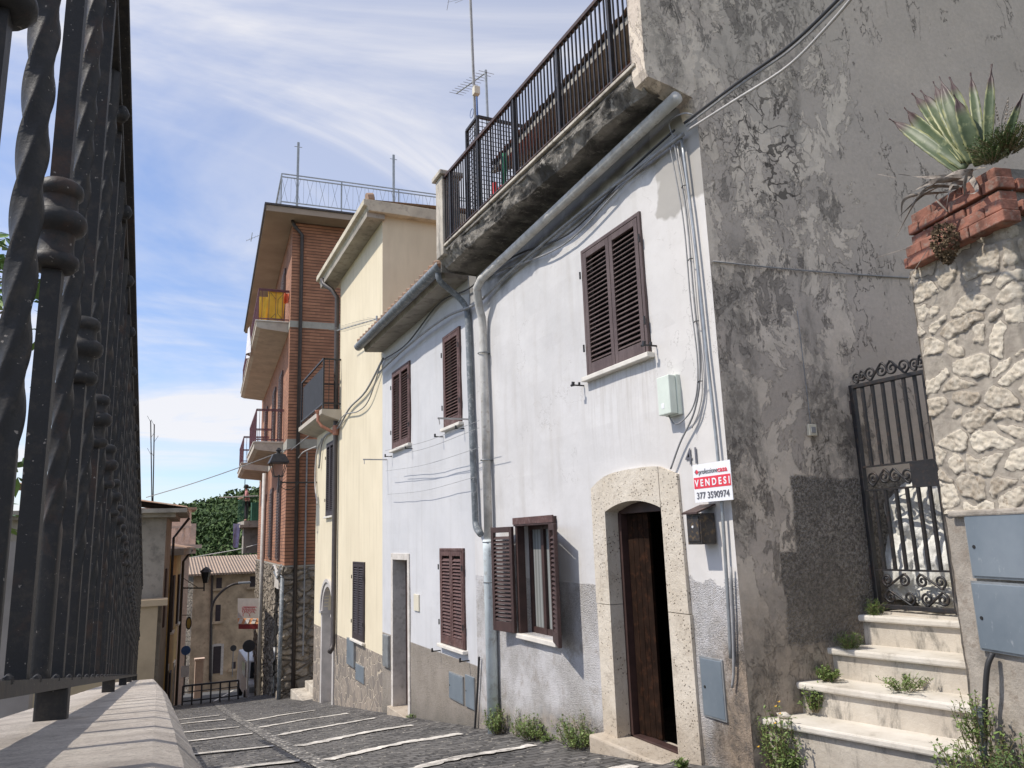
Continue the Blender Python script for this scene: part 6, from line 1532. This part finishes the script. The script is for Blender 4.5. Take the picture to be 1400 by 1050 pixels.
# ================================================================== AERIALS AND OVERHEAD WIRES
def yagi(label, base, top, boom, nel, el, mat='galvanised', r=.018, box=None):
    o = thing('tv_aerial', label, 'aerial', base); m = MB(); m.tube([base, top], r, 6); m.build('mast', mat, o)
    if boom:
        a, b = map(Vector, boom); m = MB(); m.tube([a, b], .010, 5); dr = (b-a).normalized(); e = dr.cross(Vector((0, 0, 1))).normalized()
        for i in range(nel): q = a.lerp(b, i/(nel-1)); m.tube([q-e*el*.5, q+e*el*.5], .0035, 4); 
        m.build('boom', mat, o)
    return o
A = aX(653, 200, 3.5); T = Vector((A.x+.02, A.y+.05, A.z+3.6)); T = aX(642, -30, 3.5)
o = yagi('tall roof aerial mast with a cream box above the terrace railing', A-Vector((0, 0, 1.3)), T, None, 0, 0, 'cable_grey')
q = aX(651, 124, 3.5); m = MB(); m.box((q.x-.04, q.y-.04, q.z-.06), (q.x+.04, q.y+.04, q.z+.05)); m.build('amplifier_box', 'cream_plastic', o, bevel=.005)
m = MB()
for px, py in ((622, 4), (612, 3), (630, -2)): m.tube([aX(642, -4, 3.5), aX(px, py, 3.5)], .004, 4)
m.tube([aX(611, 14, 3.5), aX(614, -3, 3.5)], .004, 4); m.build('top_elements', 'galvanised', o)
m = MB(); q = aX(645, 155, 3.5); m.tube([q+Vector((0, .06*math.cos(a), .06*math.sin(a))) for a in [k*math.pi/8 for k in range(16)]], .004, 4, closed=True); m.tube([aX(652, 132, 3.5), aX(653, 165, 3.5)], .012, 5); m.build('coax_loop', 'sign_blue', o)
b0, t0 = aX(667, 170, 3.7), aX(664, 96, 3.7); yagi('shorter aerial pole with a slanted toothed boom above the terrace', b0, t0, (aX(665, 99, 3.7), aX(624, 128, 3.7)), 11, .22)
yagi('television aerial with a long boom at the corner of the tiled eave', aX(516, 455, 3.4), aX(515, 432, 3.4), (aX(515, 436, 3.4), aX(461, 452, 3.2)), 12, .35)
for i, (px0, px1, yt, yb_) in enumerate(((206, 208, 575, 700), (211, 209, 580, 700))):
    m = MB(); m.tube([aY(px1, yb_, 30), aY(px0, yt, 30)], .02, 5)
    for k in range(3): q = aY(px0, yt+2+k*22, 30); m.tube([q, q+Vector((-.12+.24*(k % 2), 0, .22))], .008, 4)
    tag(m.build('tv_aerial', 'cable_black'), 'thin rooftop aerial beyond the railing, the %s of the pair' % ('left' if i == 0 else 'right'), 'aerial')
yagi('tiny distant aerial beside the brick building roof', aY(343, 330, 33), aY(345, 318, 33), (aY(337, 329, 33), aY(356, 321, 33)), 6, .3)
g = 'overhead wires across the street'
tag(MB().tube(catmull([aY(200, 680, 28), aY(260, 662, 26), aY(330, 638, 23), aX(398, 612, 3.4)], 6), .014, 5).build('overhead_wire', 'cable_grey'), 'grey wire sagging from the left roofs to the brick building', 'cable', g)
tag(MB().tube(catmull([aY(262, 762, 40), aY(320, 752, 38), aY(352, 744, 36)], 6), .02, 5).build('overhead_wire', 'cable_pale'), 'pale wire crossing in front of the wooded hill', 'cable', g)
tag(MB().tube(catmull([aX(433, 610, 3.5), aY(415, 618, 20.5), aY(408, 626, 22.2)], 6), .015, 5).build('overhead_wire', 'cable_pale'), 'short pale cable bridging from the yellow house to the brick wall', 'cable', g)
tag(MB().tube(catmull([aX(436, 585, 3.5), aY(412, 604, 21), aY(398, 615, 22.2)], 6), .012, 5).build('overhead_wire', 'cable_grey'), 'second cable bridging to the brick wall, above the pale one', 'cable', g)
# mesh cage, furniture on the terrace
cg_ = thing('mesh_enclosure', 'black framed wire mesh enclosure standing on the roof terrace', 'enclosure', (3.5, 8, 3.55))
X1 = 3.42; c0 = aX(653, 163, X1); c1 = aX(638, 176, X1); ztop = (c0.z+c1.z)/2; yA, yB_ = c1.y, c0.y; x2 = X1+1.5
m = MB(); m.bar((X1, yA, 3.5), (X1, yA, ztop), .035); m.bar((X1, yB_, 3.5), (X1, yB_, ztop), .03); m.bar((X1, yA, ztop), (X1, yB_, ztop), .035); m.bar((X1, yB_, ztop), (x2, yB_, ztop), .035); m.bar((x2, yB_, 3.5), (x2, yB_, ztop), .035); m.build('frame', 'black_iron', cg_)
m = MB(); k = int((ztop-3.5)/.06)
for i in range(k): z = 3.5+i*.06; m.bar((X1, yA, z), (X1, yB_, z), .007); m.bar((X1, yB_, z), (x2, yB_, z), .007)
for i in range(int((x2-X1)/.06)): x = X1+i*.06; m.bar((x, yB_, 3.5), (x, yB_, ztop), .007)
for i in range(int(abs(yA-yB_)/.06)): y = yB_+i*.06; m.bar((X1, y, 3.5), (X1, y, ztop), .007)
m.build('mesh', 'black_iron', cg_)
q = Vector((3.42, 7.55, 3.55)); ch = thing('garden_chair', 'red plastic garden chair behind the terrace railing', 'chair', q)
m = MB(); m.ob(q+Vector((0, -.22, .40)), (.42, 0, 0), (0, .44, 0), (0, 0, .03)); m.build('seat', 'red_plastic', ch, bevel=.01)
m = MB(); m.ob(q+Vector((.40, -.22, .43)), (.10, 0, .42), (0, .44, 0), (.02, 0, 0)); m.build('backrest', 'red_plastic', ch, bevel=.008)
for a, b in ((0.02, -.2), (.38, -.2), (.02, .18), (.38, .18)): m = MB(); m.bar(q+Vector((a, b, 0)), q+Vector((a, b, .41)), .03); m.build('leg', 'red_plastic', ch)
tag(MB().tube([(3.36, 7.25, 3.55), (3.38, 7.22, 4.25)], .03, 8).tube([(3.46, 7.12, 3.55), (3.46, 7.12, 4.1)], .022, 8).build('closed_parasol', 'green_plastic'), 'green rolled parasol poles leaning behind the terrace railing', 'parasol')
tag(MB().tube([(3.34, 7.42, 3.55), (3.36, 7.46, 4.0)], .03, 8).build('red_pole', 'red_plastic'), 'upright red pole just left of the green parasol', 'pole')

# ================================================================== LIGHT AND SKY
sd = Vector((.60, -.10, -.79)).normalized()          # direction the sunlight travels
sun = bpy.data.lights.new('sun', 'SUN'); so = bpy.data.objects.new('sun', sun); COL.objects.link(so)
so.rotation_euler = sd.to_track_quat('-Z', 'Y').to_euler(); sun.energy = 4.2; sun.angle = R(.55); sun.color = (1, .93, .83)
w = bpy.data.worlds.new('World'); scene.world = w; w.use_nodes = True; t = w.node_tree; bg = t.nodes['Background']
sky = t.nodes.new('ShaderNodeTexSky'); sky.sky_type = 'NISHITA'; sky.sun_disc = False; sky.sun_elevation = math.asin(-sd.z); sky.sun_rotation = math.atan2(-sd.x, -sd.y); sky.air_density = 1.0; sky.dust_density = .6; sky.ozone_density = 2.2
tc = t.nodes.new('ShaderNodeTexCoord'); sp = t.nodes.new('ShaderNodeSeparateXYZ'); t.links.new(tc.outputs['Generated'], sp.inputs[0])
def wm(op, a, b=None, c=None):
    n = t.nodes.new('ShaderNodeMath'); n.operation = op
    for i, v in enumerate((a, b, c)):
        if v is None: continue
        if isinstance(v, bpy.types.NodeSocket): t.links.new(v, n.inputs[i])
        else: n.inputs[i].default_value = v
    return n.outputs[0]
zc_ = wm('ADD', wm('MAXIMUM', sp.outputs[2], 0.0), .16)
cb = t.nodes.new('ShaderNodeCombineXYZ'); t.links.new(wm('DIVIDE', sp.outputs[0], zc_), cb.inputs[0]); t.links.new(wm('DIVIDE', sp.outputs[1], zc_), cb.inputs[1])
def wn(scale, detail, rough, dist, off=(0, 0, 0), st=(1, 1, 1), rot=0):
    mp = t.nodes.new('ShaderNodeMapping'); mp.inputs['Location'].default_value = off; mp.inputs['Scale'].default_value = st; mp.inputs['Rotation'].default_value = (0, 0, rot); t.links.new(cb.outputs[0], mp.inputs[0])
    n = t.nodes.new('ShaderNodeTexNoise'); t.links.new(mp.outputs[0], n.inputs['Vector']); n.inputs['Scale'].default_value = scale; n.inputs['Detail'].default_value = detail; n.inputs['Roughness'].default_value = rough; n.inputs['Distortion'].default_value = dist; return n.outputs[0]
def wr(v, a, b, c=0., d=1.):
    n = t.nodes.new('ShaderNodeMapRange'); n.interpolation_type = 'SMOOTHSTEP'; t.links.new(v, n.inputs[0])
    for i, q in enumerate((a, b, c, d)): n.inputs[i+1].default_value = q
    return n.outputs[0]
big = wr(wn(.62, 7, .6, .5, (3.1, 1.4, 0)), .40, .60)
wisp = wr(wn(.8, 8, .56, .9, (0, 5, 0), (1, 2.0, 1), R(-35)), .40, .72)
right_ = wr(wm('ADD', wm('MULTIPLY', sp.outputs[0], 1.0), wm('MULTIPLY', sp.outputs[2], .55)), .10, .62)
cl_ = wm('ADD', wm('MULTIPLY', wm('MAXIMUM', big, right_), wm('ADD', wm('MULTIPLY', wisp, .62), .38)), wm('MULTIPLY', wisp, .38))
cl_ = wm('ADD', wm('MINIMUM', wm('MULTIPLY', cl_, .95), .86), .03)
mx = t.nodes.new('ShaderNodeMix'); mx.data_type = 'RGBA'; t.links.new(cl_, mx.inputs[0])
tint = t.nodes.new('ShaderNodeMix'); tint.data_type = 'RGBA'; tint.blend_type = 'MULTIPLY'; tint.inputs[0].default_value = 1; t.links.new(sky.outputs[0], tint.inputs[6]); tint.inputs[7].default_value = (1.10, 1.12, 1.27, 1)
t.links.new(tint.outputs[2], mx.inputs[6]); mx.inputs[7].default_value = (6.2, 6.1, 6.2, 1); t.links.new(mx.outputs[2], bg.inputs[0]); bg.inputs[1].default_value = .152
scene.view_settings.view_transform = 'Standard'; scene.view_settings.look = 'None'; scene.view_settings.exposure = 0
scene.render.engine = 'CYCLES'
